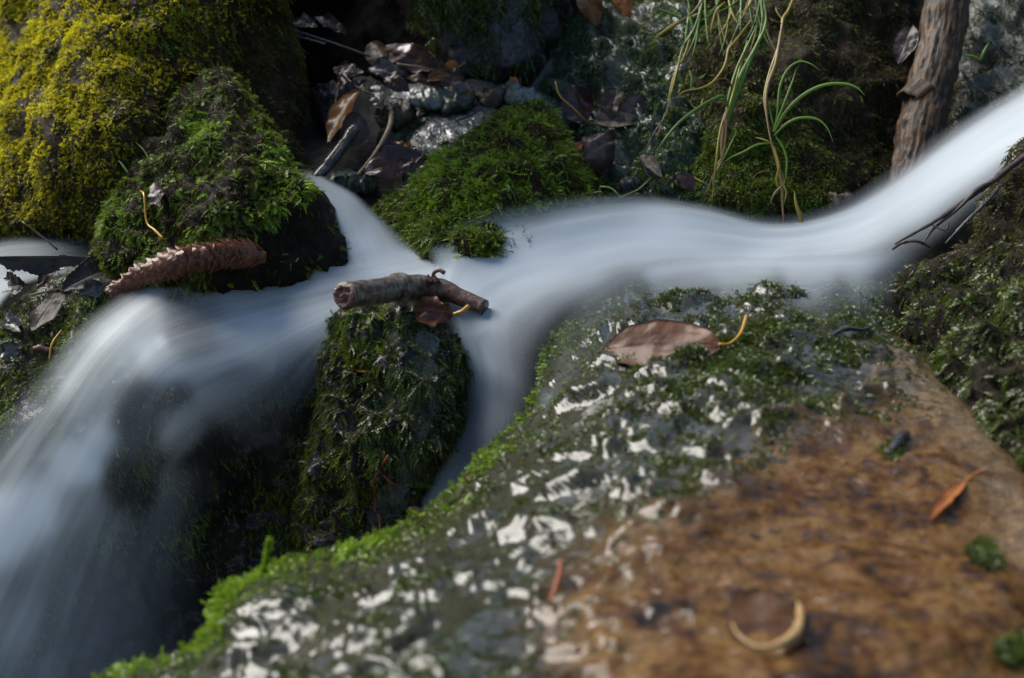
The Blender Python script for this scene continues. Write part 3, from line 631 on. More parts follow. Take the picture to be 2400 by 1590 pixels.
bareB = [(760, 440), (700, 490), (630, 530), (560, 570), (500, 600), (500, 720), (900, 720), (900, 480)]
okB = lambda x, y: 1.0 - 0.97 * inpoly(x, y, bareB)
moss(B, 6500, MS_olive, 0.0075, 0.0014, 4, (0.25, 0.6, 0.9), lambda x, y, c: okB(x, y), 4, 0.7, label='brown moss')
moss(B, 3800, MS_green, 0.0085, 0.0024, 6, (0.28, 0.6, 0.9), lambda x, y, c: okB(x, y) * (0.45 + 1.2 * (np.hypot(x - 480, y - 325) < 50) + 1.0 * sstep(540, 680, x) + 0.8 * (x < 300)), 5, 0.6, clump=(42, -0.05, 0.35), label='bright green moss')
moss(G, 8500, MS_green, 0.0125, 0.0020, 6, (0.25, 0.3, 0.62), None, 6, 0.4, flow=lambda x, y, B: np.stack([-0.9 + 1.3 * sstep(1230, 1330, x), -0.3 + 0 * x, -0.55 + 0 * x], 1), clump=(40, -0.3, 0.3), label='combed green moss')
moss(G, 6500, MS_olive, 0.008, 0.0014, 4, (0.3, 0.5, 0.8), lambda x, y, c: 0.4 + 1.0 * (y < 330), 7, 0.6, label='brown moss')
moss(Cc, 4500, MS_deep, 0.012, 0.0022, 4, (0.4, 0.9, 0.9), lambda x, y, c: (x > 960) * 1.0, 8, 0.8, clump=(16, -0.1, 0.35), label='hanging dark moss')
moss(E1, 3500, MS_deep, 0.008, 0.0016, 4, (0.5, 0.6, 0.9), lambda x, y, c: 0.2 + 1.0 * (y > 230), 9, 0.6, clump=(26, -0.1, 0.3), label='dark wet moss')
moss(E2, 3500, MS_slime, 0.007, 0.0016, 4, (0.5, 0.6, 0.9), lambda x, y, c: 0.15 + 1.0 * (y > 320) + 0.8 * (x < 1000), 10, 0.6, clump=(26, -0.1, 0.3), label='drab wet algae')
moss(H, 15000, MS_slime, 0.006, 0.0017, 3, (0.4, 0.9, 0.7), lambda x, y, c: 0.6 + 0.6 * (y > 90), 11, 0.5, clump=(24, -0.3, 0.3), label='drab wet algae')
moss(H, 5000, MS_green, 0.008, 0.0015, 4, (0.5, 0.8, 0.9), lambda x, y, c: sstep(1440, 1560, x) * 1.0 + 0.8 * (y < 60), 12, 0.6, clump=(22, -0.2, 0.3), label='green moss')
moss(Iw, 20000, MS_olive, 0.0065, 0.0013, 4, (0.45, 0.9, 0.9), None, 13, 0.6, clump=(24, -0.5, 0.3), label='dull brown moss')
cush = [(1740, 420, 1), (1680, 380, .7), (1820, 430, 1), (1700, 500, 1), (1860, 500, .9), (1780, 330, .5), (1640, 450, .7), (1930, 470, .1), (1950, 300, 0), (1700, 200, 0), (1620, 250, .25), (1850, 250, 0), (1600, 100, .5), (1750, 50, .1)]
moss(Iw, 13000, MS_green, 0.007, 0.0015, 4, (0.6, 0.6, 0.8), lambda x, y, c: pl(cush)(x, y), 14, 0.5, clump=(20, -0.9, 0.1), label='green moss cushion')
moss(Jr, 5000, MS_olive, 0.007, 0.0015, 4, (0.5, 0.6, 0.9), None, 15, 0.6, clump=(24, -0.2, 0.3), label='brown moss')
moss(Kr, 7000, MS_deep, 0.0105, 0.0024, 5, (0.14, 1.0, 0.6), lambda x, y, c: 0.25 + 1.0 * (y > 600), 16, 0.6, clump=(30, -0.5, 0.25), label='glossy dark green moss')
moss(Kr, 5000, MS_olive, 0.009, 0.0014, 4, (0.25, 0.9, 0.9), lambda x, y, c: 0.3 + 1.0 * (y < 640), 17, 0.7, label='brown moss')
rimM = [(250, 1590), (500, 1480), (512, 1405), (600, 1352), (740, 1302), (860, 1276), (920, 1246), (1010, 1190), (1090, 1122), (1130, 1070), (1200, 1005), (1245, 950), (1264, 900), (1272, 840), (1300, 780)]
def rimd(x, y):
    b = np.full(x.shape, 1e9)
    for (ax, ay), (bx, by) in zip(rimM[:-1], rimM[1:]):
        t = np.clip(((x - ax) * (bx - ax) + (y - ay) * (by - ay)) / ((bx - ax) ** 2 + (by - ay) ** 2), 0, 1)
        b = np.minimum(b, np.hypot(x - ax - t * (bx - ax), y - ay - t * (by - ay)))
    return b
moss(M, 8500, MS_deep, 0.0050, 0.0020, 4, (0.6, 0.5, 0.8), lambda x, y, c: np.clip(gsm(zM, x, y) - 0.35, 0, 1) * (1 - 0.93 * lumpM(x, y, c)[1]) * (1 - 0.6 * ((x > 1380) & (y < 700))), 18, 0.4, clump=(30, 0.05, 0.35), backfrac=0.0, label='dark wet moss')
moss(M, 9000, MS_deep, 0.0055, 0.0019, 4, (0.6, 0.5, 0.8), lambda x, y, c: np.clip(gsm(zM, x, y) - 0.4, 0, 1) * sstep(1450, 1700, x) * (y > 660), 33, 0.4, clump=(34, -0.1, 0.35), backfrac=0.0, label='dark wet moss')
moss(M, 650, MS_lime, 0.0080, 0.0032, 5, (0.9, 0.0, 0.7), lambda x, y, c: np.exp(-(rimd(x, y) / 28) ** 2) * (0.4 + 1.0 * (x < 900)), 19, 0.2, clump=(24, -0.2, 0.3), backfrac=0.0, label='fresh lime moss along the rim')
moss(M, 2300, MS_green, 0.0055, 0.0017, 4, (0.5, 0.6, 0.7), lambda x, y, c: np.exp(-(rimd(x, y) / 45) ** 2) * (0.5 + 0.9 * (y > 1000)) + 0.8 * np.exp(-((x - 1320) ** 2 + (y - 800) ** 2) / 70 ** 2), 20, 0.5, clump=(30, -0.15, 0.35), backfrac=0.1, label='green moss along the rim')
moss(M, 1600, MS_deep, 0.006, 0.002, 4, (0.8, 0.4, 0.6), lambda x, y, c: 1.0 * (np.hypot(x - 2305, (y - 1300) * 0.8) < 36) + 0.9 * (np.hypot((x - 2380) * 0.6, y - 1540) < 36) + 0.25 * (np.hypot(x - 2090, y - 1070) < 24), 21, 0.3, backfrac=0.0, label='small dark moss cushions')
hump = [(895, 800), (960, 765), (1050, 765), (1090, 830), (1095, 900), (1060, 1040), (1010, 1130), (880, 1050), (870, 900)]
moss(Nr, 6500, MS_deep, 0.0120, 0.0020, 6, (0.14, 1.0, 0.4), lambda x, y, c: 0.15 + 1.0 * inpoly(x, y, hump), 22, 0.7, clump=(30, -0.6, 0.2), label='flowing dark green moss')
moss(Nr, 2400, MS_green, 0.0090, 0.0019, 5, (0.3, 0.9, 0.8), lambda x, y, c: 0.15 + 1.3 * (y < 850) * (x < 920) + 0.3 * (x < 900), 23, 0.7, clump=(26, -0.3, 0.3), label='bright green moss tufts')
moss(Nr, 3500, MS_olive, 0.0075, 0.0013, 4, (0.4, 0.9, 1.0), lambda x, y, c: 1.0 * (y > 800) * (1 - 0.8 * inpoly(x, y, hump)), 24, 0.8, label='brown moss')
qm = [(60, 900, 1), (150, 850, 1), (230, 760, .9), (150, 1000, 1), (50, 1100, 1), (280, 1000, .4), (30, 800, .5), (310, 900, .2), (340, 1150, .35), (310, 1190, .5), (600, 900, .05), (500, 1100, 0), (300, 1400, 0), (680, 1000, .2), (720, 900, .3), (720, 1100, .25), (20, 1300, .2), (150, 680, .3), (420, 760, 0)]
moss(Q, 16000, MS_green, 0.0075, 0.0015, 4, (0.4, 0.8, 0.8), lambda x, y, c: pl(qm)(x, y), 25, 0.6, clump=(26, -0.5, 0.3), backfrac=0.0, label='green moss on the left bank')
moss(Q, 8000, MS_olive, 0.0075, 0.0015, 4, (0.4, 0.8, 0.9), lambda x, y, c: 0.1 + 0.9 * pl(qm)(x, y) + 0.4 * (x > 640), 26, 0.7, backfrac=0.0, label='brown moss')

# ================================================================== WATER
W_main = water_mat('silky white water', (0.61, 0.675, 0.71), 12, 0.8, 0.28)
W_fall = water_mat('falling white water', (0.74, 0.79, 0.79), 26, 0.5, 0.7)
W_film = water_mat('thin running water', (0.50, 0.55, 0.55), 18, 1.0, 0.8)
main = water('water', [
    [(2520, 90, 1.66), (2510, 180, 1.62), (2500, 300, 1.56), (2490, 420, 1.54)],
    [(2380, 190, 1.68), (2370, 260, 1.64), (2390, 340, 1.58), (2400, 420, 1.55)],
    [(2230, 285, 1.68), (2230, 350, 1.64), (2260, 420, 1.58), (2290, 500, 1.53)],
    [(2080, 395, 1.67), (2090, 450, 1.63), (2120, 520, 1.565), (2180, 590, 1.51)],
    [(1950, 475, 1.65), (1960, 515, 1.615), (2000, 575, 1.555), (2090, 630, 1.49)],
    [(1800, 500, 1.62), (1800, 540, 1.60), (1820, 590, 1.555), (1890, 650, 1.485)],
    [(1640, 465, 1.63), (1640, 510, 1.595), (1660, 580, 1.545), (1720, 665, 1.47)],
    [(1480, 445, 1.64), (1480, 500, 1.60), (1500, 590, 1.53), (1550, 690, 1.445)],
    [(1300, 458, 1.585), (1310, 525, 1.565), (1340, 630, 1.505), (1420, 735, 1.415)],
    [(1120, 498, 1.558), (1140, 572, 1.545), (1200, 680, 1.485), (1330, 790, 1.40)],
    [(1000, 560, 1.56), (1050, 640, 1.515), (1140, 740, 1.45), (1290, 850, 1.385)],
    [(1040, 760, 1.465), (1090, 800, 1.445), (1160, 860, 1.42), (1270, 930, 1.375)],
    [(1080, 880, 1.452), (1110, 910, 1.44), (1160, 950, 1.42), (1250, 1000, 1.375)],
    [(1070, 1000, 1.445), (1090, 1010, 1.44), (1130, 1030, 1.42), (1200, 1060, 1.38)],
    [(1010, 1120, 1.44), (1040, 1130, 1.435), (1080, 1140, 1.42), (1150, 1150, 1.38)],
    [(890, 1300, 1.43), (930, 1300, 1.425), (980, 1300, 1.41), (1060, 1300, 1.38)]],
    W_main,
    [(2400, 250, .92, 60), (2300, 330, .95, 60), (2350, 400, .95, 40), (2150, 450, .95, 60), (2220, 540, .75, 40), (2000, 560, 1.0, 70), (2120, 610, .6, 50), (1850, 570, .95, 60), (1880, 640, .5, 30), (1700, 540, .92, 60), (1720, 640, .5, 28), (1600, 640, .7, 25), (1600, 560, .97, 60), (1640, 480, .75, 40), (1450, 550, .92, 70), (1450, 470, .75, 35), (1350, 560, .85, 60), (1250, 500, .6, 40), (1450, 660, .6, 25), (1370, 650, .98, 50), (1200, 620, .95, 70), (1100, 535, .42, 30), (1100, 580, .62, 30), (1000, 600, .7, 50), (1250, 740, 1.0, 55), (1080, 650, .85, 40), (1130, 720, .85, 40), (1100, 770, .6, 30), (1330, 760, .6, 25), (1200, 830, .68, 45), (1110, 830, .55, 30), (1240, 900, .64, 40), (1150, 950, .52, 45), (1130, 1050, .48, 40), (1070, 1120, .52, 40), (1000, 1180, .66, 35), (950, 1230, .6, 30), (1080, 950, .08, 25)],
    nu=220, nv=90, edge=(0.42, 0.40), amp=0.003, label='white water sweeping from the right down into the middle fall')
left = water('water', [
    [(1130, 540, 1.595), (1140, 600, 1.55), (1160, 660, 1.50), (1180, 720, 1.46)],
    [(1000, 560, 1.59), (1000, 610, 1.555), (1010, 660, 1.515), (1020, 690, 1.495)],
    [(880, 575, 1.58), (880, 630, 1.545), (870, 690, 1.51), (860, 740, 1.49)],
    [(780, 600, 1.56), (770, 660, 1.525), (770, 740, 1.49), (780, 810, 1.475)],
    [(650, 605, 1.56), (640, 680, 1.52), (670, 790, 1.48), (765, 900, 1.475)],
    [(500, 612, 1.56), (500, 700, 1.51), (560, 845, 1.47), (710, 1020, 1.49)],
    [(360, 640, 1.555), (370, 740, 1.50), (420, 900, 1.46), (650, 1130, 1.50)],
    [(210, 730, 1.53), (260, 840, 1.475), (340, 1010, 1.445), (520, 1200, 1.50)],
    [(90, 860, 1.49), (170, 970, 1.45), (270, 1130, 1.44), (520, 1330, 1.50)],
    [(-40, 1010, 1.47), (70, 1120, 1.435), (200, 1280, 1.43), (520, 1470, 1.49)],
    [(-170, 1180, 1.45), (-30, 1290, 1.42), (140, 1440, 1.42), (500, 1620, 1.47)],
    [(-300, 1400, 1.43), (-140, 1500, 1.41), (60, 1640, 1.41), (440, 1800, 1.45)]],
    W_fall,
    [(710, 850, .5, 32), (670, 930, .38, 36), (590, 940, .42, 36), (640, 1020, .26, 36), (425, 690, 0.16, 26), (445, 760, 0.18, 26), (480, 720, 0.22, 26), (470, 810, 0.20, 24), (1100, 640, 1.00, 50), (1000, 620, 1.00, 50), (880, 600, 1.00, 45), (800, 640, 0.63, 35), (850, 690, 1.00, 30), (720, 620, 0.12, 30), (740, 680, 0.78, 40), (740, 760, 0.85, 35), (640, 660, 0.53, 45), (600, 620, 0.12, 25), (640, 760, 0.78, 50), (620, 850, 0.63, 35), (540, 640, 0.33, 30), (540, 730, 0.63, 45), (450, 650, 0.29, 30), (450, 720, 0.43, 35), (430, 790, 0.39, 30), (340, 690, 0.69, 35), (300, 760, 0.78, 45), (335, 825, 1.00, 16), (375, 805, 1.00, 10), (290, 850, 0.75, 25), (380, 860, 0.75, 30), (480, 850, 0.53, 40), (560, 920, 0.39, 40), (620, 980, 0.15, 45), (440, 985, 0.39, 20), (400, 920, 0.10, 25), (330, 930, 0.12, 32), (310, 1010, 0.10, 40), (230, 880, 0.61, 40), (200, 960, 0.63, 35), (235, 1020, 1.00, 22), (165, 1085, 1.00, 30), (100, 980, 0.39, 40), (50, 1080, 0.43, 40), (85, 1175, 1.00, 36), (15, 1260, 1.00, 40), (180, 1190, 0.46, 30), (420, 1010, 0.45, 25), (520, 1080, 0.03, 45), (620, 1100, 0.00, 45), (310, 1150, 0.06, 32), (440, 1180, 0.39, 40), (250, 1280, 0.32, 50), (380, 1280, 0.29, 50), (520, 1240, 0.07, 45), (100, 1380, 0.35, 55), (20, 1450, 0.51, 50), (300, 1420, 0.29, 60), (420, 1420, 0.16, 50), (200, 1540, 0.26, 60), (350, 1560, 0.24, 60), (50, 1580, 0.36, 40), (0, 1650, 0.26, 60)],
    nu=200, nv=80, edge=(0.2, 0.3), ends=(0.10, 0.0), amp=0.002, seed=3, label='white veil of the cascade falling to the lower left')
trib = water('water', [
    [(690, 400, 1.70), (708, 395, 1.71), (725, 392, 1.72)],
    [(712, 432, 1.66), (745, 425, 1.67), (775, 420, 1.68)],
    [(765, 470, 1.62), (800, 460, 1.64), (840, 455, 1.65)],
    [(785, 520, 1.595), (840, 505, 1.61), (895, 505, 1.62)],
    [(800, 570, 1.575), (870, 555, 1.585), (960, 560, 1.585)],
    [(815, 620, 1.55), (900, 610, 1.555), (1020, 620, 1.545)],
    [(840, 680, 1.51), (940, 670, 1.515), (1060, 680, 1.50)]],
    W_main, [(710, 410, .5, 20), (760, 445, .72, 25), (800, 490, .8, 25), (850, 500, .5, 25), (840, 540, .9, 30), (920, 540, .45, 25), (880, 590, .95, 40), (980, 610, .7, 40), (940, 660, .5, 30)],
    nu=90, nv=40, edge=(0.12, 0.35), ends=(0.12, 0.3), label='small white side stream running past the pointed boulder')
pool = water('water', [
    [(330, 575, 1.68), (300, 600, 1.65), (270, 625, 1.625)],
    [(200, 552, 1.69), (190, 600, 1.65), (185, 640, 1.61)],
    [(80, 548, 1.69), (70, 610, 1.63), (75, 665, 1.59)],
    [(-20, 560, 1.67), (-10, 630, 1.61), (30, 690, 1.565)],
    [(-110, 610, 1.63), (-70, 680, 1.575), (-10, 740, 1.545)],
    [(-180, 700, 1.58), (-130, 760, 1.545), (-60, 800, 1.53)]],
    W_film, [(150, 560, .35, 40), (210, 585, .22, 30), (100, 580, .5, 40), (30, 590, .5, 40), (60, 630, .75, 40), (20, 660, .95, 35), (0, 700, .75, 30), (-60, 650, .9, 50), (80, 660, .7, 25), (280, 600, .1, 30)],
    nu=80, nv=40, edge=(0.25, 0.15), ends=(0.25, 0.1), label='pale side pool spilling over at the left edge')
off = [sdep(M, x, y) for x, y in ((1, 1),)]
def onM(x, y, o=0.006): return (x, y, sdep(M, x, y) - o)
film = water('water', [
    [(2200, 555, 1.47), onM(2150, 690, .012), onM(2110, 760, .012)],
    [(2050, 570, 1.475), onM(2010, 690, .01), onM(1960, 780, .01)],
    [(1880, 575, 1.485), onM(1850, 690, .01), onM(1800, 790, .01)],
    [(1720, 575, 1.49), onM(1690, 690, .01), onM(1640, 800, .01)],
    [(1560, 600, 1.475), onM(1540, 700, .01), onM(1480, 830, .01)],
    [(1420, 655, 1.44), onM(1420, 740, .008), onM(1380, 880, .01)],
    [(1330, 725, 1.41), onM(1340, 810, .008), onM(1320, 940, .01)],
    [onM(1275, 850, .012), onM(1290, 900, .008), onM(1270, 990, .01)],
    [onM(1250, 950, .012), onM(1240, 990, .008), onM(1220, 1050, .01)],],
    W_main, [(2150, 610, .6, 35), (2050, 625, .75, 35), (1900, 625, .8, 32), (1750, 622, .8, 32), (1600, 635, .7, 32), (1900, 675, .35, 28), (1750, 672, .3, 28), (1600, 685, .25, 28), (2050, 675, .35, 28), (1450, 700, .1, 30), (1950, 730, .06, 40), (2050, 710, .08, 30), (1800, 725, .05, 40), (1600, 735, .06, 40), (1450, 780, .05, 40), (1350, 800, .05, 30), (1330, 880, .05, 30), (1500, 800, .06, 40), (1700, 780, .0, 40), (1900, 780, .02, 30), (1260, 970, .25, 25), (1230, 1030, .2, 25)],
    nu=120, nv=60, edge=(0.2, 0.4), ends=(0.15, 0.2), label='thin veil of water spilling over the brown boulder')
def onN(x, y, o=0.006): return (x, y, sdep(Nr, x, y) - o)
veil = water('water', [
    [onN(900, 745), onN(960, 735), onN(1040, 765), onN(1080, 800)],
    [onN(890, 830), onN(950, 810), onN(1030, 820), onN(1090, 850)],
    [onN(875, 930), onN(940, 920), onN(1010, 920), onN(1085, 930)],
    [onN(875, 1040), onN(930, 1040), onN(990, 1040), onN(1060, 1040)],
    [onN(870, 1150), onN(900, 1150), onN(950, 1150), onN(1015, 1150)],
    [onN(850, 1270), onN(880, 1270), onN(910, 1270), onN(940, 1270)]],
    W_film, [(930, 755, .3, 22), (1000, 755, .45, 25), (1060, 785, .55, 30), (920, 860, .03, 40), (980, 850, .06, 30), (1070, 870, .5, 28), (960, 950, .03, 40), (1065, 960, .42, 28), (930, 1060, .05, 30), (1030, 1050, .36, 28), (970, 1150, .36, 30), (900, 1200, .05, 30)],
    nu=90, nv=50, edge=(0.25, 0.1), ends=(0.12, 0.1), label='clear sheet of water over the moss below the stick')
trick = water('water', [
    [(1415, 5, 1.97), (1440, 15, 1.96), (1475, 25, 1.95)],
    [(1350, 75, 1.965), (1380, 85, 1.955), (1420, 95, 1.945)],
    [(1290, 130, 1.955), (1320, 138, 1.945), (1355, 150, 1.93)],
    [(1245, 190, 1.94), (1275, 200, 1.93), (1310, 215, 1.91)],
    [(1215, 225, 1.91), (1245, 235, 1.90), (1280, 250, 1.88)]],
    W_film, [(1440, 20, .5, 40), (1380, 80, .42, 40), (1320, 130, .35, 30), (1260, 200, .25, 30)],
    nu=70, nv=30, edge=(0.2, 0.2), ends=(0.05, 0.25), label='thin trickle running down beside the sloping boulder')

# ================================================================== THE BROKEN STICK AND OTHER WOOD
WD_bark = wood_mat('grey brown bark', (0.022, 0.016, 0.010), (0.20, 0.165, 0.115), 60, 0.35, 0.8, 0.4, c3=(0.055, 0.022, 0.012), stretch=(330, 7))
WD_cut = rock_mat('red brown cut wood', [(0.02, 0.005, 0.003), (0.12, 0.030, 0.014), (0.27, 0.085, 0.04)], scale=90, rough=(0.12, 0.3), bump=0.7, film=0.8, fscale=220, fbump=0.4)
WD_red = wood_mat('peeled red brown bark', (0.05, 0.018, 0.011), (0.15, 0.06, 0.04), 60, 0.35, 0.6, 0.4)
WD_red2 = wood_mat('half peeled bark', (0.035, 0.015, 0.010), (0.13, 0.085, 0.06), 60, 0.4, 0.7, 0.3, c3=(0.09, 0.034, 0.02), stretch=(120, 9))
WD_dark = wood_mat('wet dark wood', (0.012, 0.010, 0.010), (0.06, 0.052, 0.05), 70, 0.25, 0.8, 0.7, stretch=(60, 16))
WD_tan = wood_mat('bleached tan twig', (0.07, 0.045, 0.022), (0.26, 0.19, 0.10), 90, 0.45, 0.5, 0.2, stretch=(60, 14))
WD_twig = wood_mat('dark brown twig', (0.02, 0.011, 0.008), (0.085, 0.05, 0.035), 90, 0.35, 0.6, 0.3, stretch=(90, 14))
WD_log = wood_mat('wet furrowed log bark', (0.006, 0.004, 0.002), (0.055, 0.036, 0.019), 55, 0.55, 1.0, 0.06, c3=(0.075, 0.032, 0.007), stretch=(26, 26))
WD_orange = wood_mat('orange needle', (0.28, 0.075, 0.012), (0.5, 0.17, 0.03), 60, 0.35, 0.2, 0.4)
WD_rust = wood_mat('rust needle', (0.16, 0.03, 0.012), (0.32, 0.08, 0.03), 60, 0.4, 0.2, 0.3)
WD_yel = wood_mat('yellow petiole', (0.34, 0.17, 0.012), (0.55, 0.30, 0.03), 60, 0.35, 0.2, 0.4)
def Pt(*a): return P(*a)

def thing(name, at, label, cat, group=None):
    o = bpy.data.objects.new(name, None); COL.objects.link(o); o.location = at; o.empty_display_size = 0.02
    ORG[o.name] = np.array(at, float); return tag(o, label, cat, group)

# broken stick: shaft, cut face, collar, second branch with its hooked twig
st = thing('stick', Pt(960, 690, 1.47), 'short broken stick with a red brown cut end lying in mid stream', 'stick')
tube('shaft', [Pt(808, 694, 1.365), Pt(870, 685, 1.405), Pt(940, 677, 1.448), Pt(1000, 675, 1.475), Pt(1040, 688, 1.485)], [0.0132, 0.0130, 0.0130, 0.0135, 0.0125, 0.008], WD_bark, st, n=46, seg=22, wob=0.07, seed=1)
# cut face: slightly dished irregular disc set just proud of the shaft's end
c0 = Pt(808, 694, 1.365); ax = nrm(c0 - Pt(870, 685, 1.405)); e1 = nrm(np.cross(ax, [0, 0, 1.0])); e2 = np.cross(e1, ax)
V = [c0 + ax * 0.0006]; F = []; nr_, ns = 7, 26
for i in range(1, nr_ + 1):
    for k in range(ns):
        a = 2 * math.pi * k / ns; r = 0.0133 * i / nr_ * (1 + 0.04 * math.sin(3 * a + 1) + 0.03 * math.sin(7 * a))
        dpt = 0.0022 * math.sin(i * 1.5 + 0.4 * math.sin(a * 2)) * (1 - i / nr_) + 0.0014 * (vnoise(np.array([[math.cos(a) * i * .7, math.sin(a) * i * .7, 3.3]]), 5)[0])
        V.append(c0 + e1 * r * math.cos(a) + e2 * r * math.sin(a) + ax * (0.002 + dpt) * (0 if i == nr_ else 1) - ax * (0.0015 if i == nr_ else 0))
F += [[0, 1 + k, 1 + (k + 1) % ns] for k in range(ns)]
for i in range(nr_ - 1):
    F += [[1 + i * ns + k, 1 + (i + 1) * ns + k, 1 + (i + 1) * ns + (k + 1) % ns, 1 + i * ns + (k + 1) % ns] for k in range(ns)]
link('cut_face', V, F, WD_cut, st)
tube('collar', [Pt(924, 679, 1.438), Pt(936, 677, 1.445), Pt(946, 676, 1.451)], [0.0132, 0.0178, 0.0140], WD_bark, st, n=10, seg=22, wob=0.2, seed=8)
tube('branch', [Pt(1008, 676, 1.474), Pt(1040, 682, 1.470), Pt(1085, 700, 1.462), Pt(1135, 722, 1.452)], [0.0108, 0.0118, 0.0105, 0.0090, 0.0084, 0.0088], WD_red2, st, n=34, seg=18, wob=0.08, seed=3)
tube('twig_hook', [Pt(1024, 662, 1.462), Pt(1016, 648, 1.462), Pt(1019, 638, 1.461), Pt(1030, 634, 1.459), Pt(1042, 640, 1.457)], [0.0042, 0.0022, 0.0019, 0.0020, 0.0023], WD_red, st, n=18, seg=9)
tube('twig_stub', [Pt(1012, 662, 1.462), Pt(1005, 650, 1.462), Pt(1003, 644, 1.462)], [0.003, 0.0017, 0.001], WD_red, st, n=8, seg=8)
tube('petiole', [Pt(1062, 737, 1.44), Pt(1082, 731, 1.437), Pt(1098, 718, 1.434)], [0.0018, 0.0023, 0.0024], WD_yel, None, 'short orange yellow leaf stalk lying beside the lower end of the broken stick', 'leaf stalk', n=12, seg=8)
LF_rust = leaf_mat('rust brown leaf', (0.06, 0.018, 0.011), (0.17, 0.06, 0.035), (0.05, 0.018, 0.01), 0.35, 0.4, 0.15)
leaf(Pt(965, 735, 1.445), Pt(1062, 735, 1.44), 0.03, (0, -0.7, 0.7), LF_rust, 'crumpled rust brown leaf under the broken stick', curl=0.5, bend=0.2, serr=0.25, wave=0.3, seed=5)

# the furrowed log with its hollow stub
lg = thing('log', Pt(2160, 300, 1.76), 'upright wet log with a hollow knot standing on the right bank', 'log')
tube('trunk', [Pt(2238, -120, 1.85), Pt(2222, 0, 1.81), Pt(2200, 120, 1.775), Pt(2178, 220, 1.745), Pt(2158, 310, 1.715), Pt(2140, 400, 1.69), Pt(2118, 470, 1.665)], [0.028, 0.027, 0.026, 0.027, 0.026, 0.022], WD_log, lg, n=150, seg=90, wob=0.10, seed=4, furrow=0.0017)
def hollow(name, c, ax, r, ln, m, parent):
    ax = nrm(np.array(ax, float)); e1 = nrm(np.cross(ax, [0, 0.3, 1.0])); e2 = np.cross(e1, ax); ns = 20; V = []; F = []
    prof = [(-0.4, 1.25), (0.0, 1.1), (0.6, 1.0), (1.0, 0.98), (1.03, 0.80), (0.7, 0.68), (0.1, 0.55), (0.05, 0.0)]
    for h, rr_ in prof:
        for k in range(ns):
            a = 2 * math.pi * k / ns; w_ = 1 + 0.14 * math.sin(2 * a + 0.5) + 0.06 * math.sin(5 * a)
            V.append(c + ax * h * ln * (1 + 0.08 * math.sin(4 * a)) + (e1 * math.cos(a) * 1.15 + e2 * math.sin(a) * 0.8) * r * rr_ * w_)
    for i in range(len(prof) - 1):
        F += [[i * ns + k, i * ns + (k + 1) % ns, (i + 1) * ns + (k + 1) % ns, (i + 1) * ns + k] for k in range(ns)]
    n_ = len(V)
    return link(name, V, F, m, parent, attrs={'along': np.linspace(0, .03, n_), 'round': np.tile(np.arange(ns) / ns, len(prof))})
hollow('branch_stub', Pt(2152, 212, 1.727), (-0.75, -0.55, -0.35), 0.0135, 0.019, WD_log, lg)

def stickthing(label, pts, rad, m, cat='twig', name='twig', group=None, n=24, seg=9, wob=0.12, seed=0):
    return tube(name, [Pt(*p) for p in pts], rad, m, None, label, cat, group, n, seg, wob, seed)
# left bank twigs, back litter twigs
def onS(R, px, py, off=0.004): return surf(R, px, py, off)[0]
stickthing('long thin glistening stem slanting down into the leaf pile below the black hollow', [(676, 68, 1.84), (740, 88, 1.83), (800, 108, 1.83), (868, 133, 1.84)], [0.0013, 0.0016, 0.0015], WD_dark, 'stem', 'stem', seed=1)
stickthing('short thin stem just under the long slanting one by the yellow mossed boulder', [(690, 84, 1.83), (730, 94, 1.82), (762, 104, 1.82)], [0.001, 0.0012, 0.002], WD_dark, 'stem', 'stem', seed=2)
stickthing('thick blue black stick slanting down to the side stream', [(832, 302, 1.735), (800, 345, 1.715), (765, 390, 1.70), (735, 425, 1.69)], [0.007, 0.0075, 0.0072, 0.008], WD_dark, 'stick', 'stick', n=40, seg=14, wob=0.2, seed=3)
stickthing('slim pale brown stick leaning below the leaf pile next to the thick dark stick', [(918, 262, 1.79), (912, 300, 1.76), (880, 360, 1.72), (838, 412, 1.70)], [0.003, 0.0034, 0.003, 0.0022], WD_tan, 'stick', 'stick', n=30, seg=10, seed=4)
stickthing('little forked twig above the amber leaf', [(800, 172, 1.82), (838, 205, 1.80), (872, 222, 1.79)], [0.0011, 0.0014, 0.0012], WD_twig, seed=5)
stickthing('thin upright root at the edge of the black hollow', [(795, 190, 1.82), (785, 250, 1.80), (772, 300, 1.78), (768, 340, 1.76)], [0.0014, 0.0018, 0.001], WD_dark, 'root', 'root', seed=6)
stickthing('brown needle lying across the pale blue grey rock', [(1068, 284, 1.752), (1105, 270, 1.765), (1132, 252, 1.785)], [0.0012, 0.0015, 0.001], WD_twig, seed=7)
stickthing('tan needle standing behind the pale blue grey rock', [(1096, 200, 1.85), (1110, 225, 1.83), (1128, 256, 1.81)], [0.001, 0.0013, 0.0008], WD_tan, seed=8)
stickthing('black twig leaning against the bank above the pale curled leaf', [(1510, 362, 1.675), (1528, 322, 1.68), (1556, 278, 1.685)], [0.0014, 0.0016, 0.001], WD_dark, seed=9)
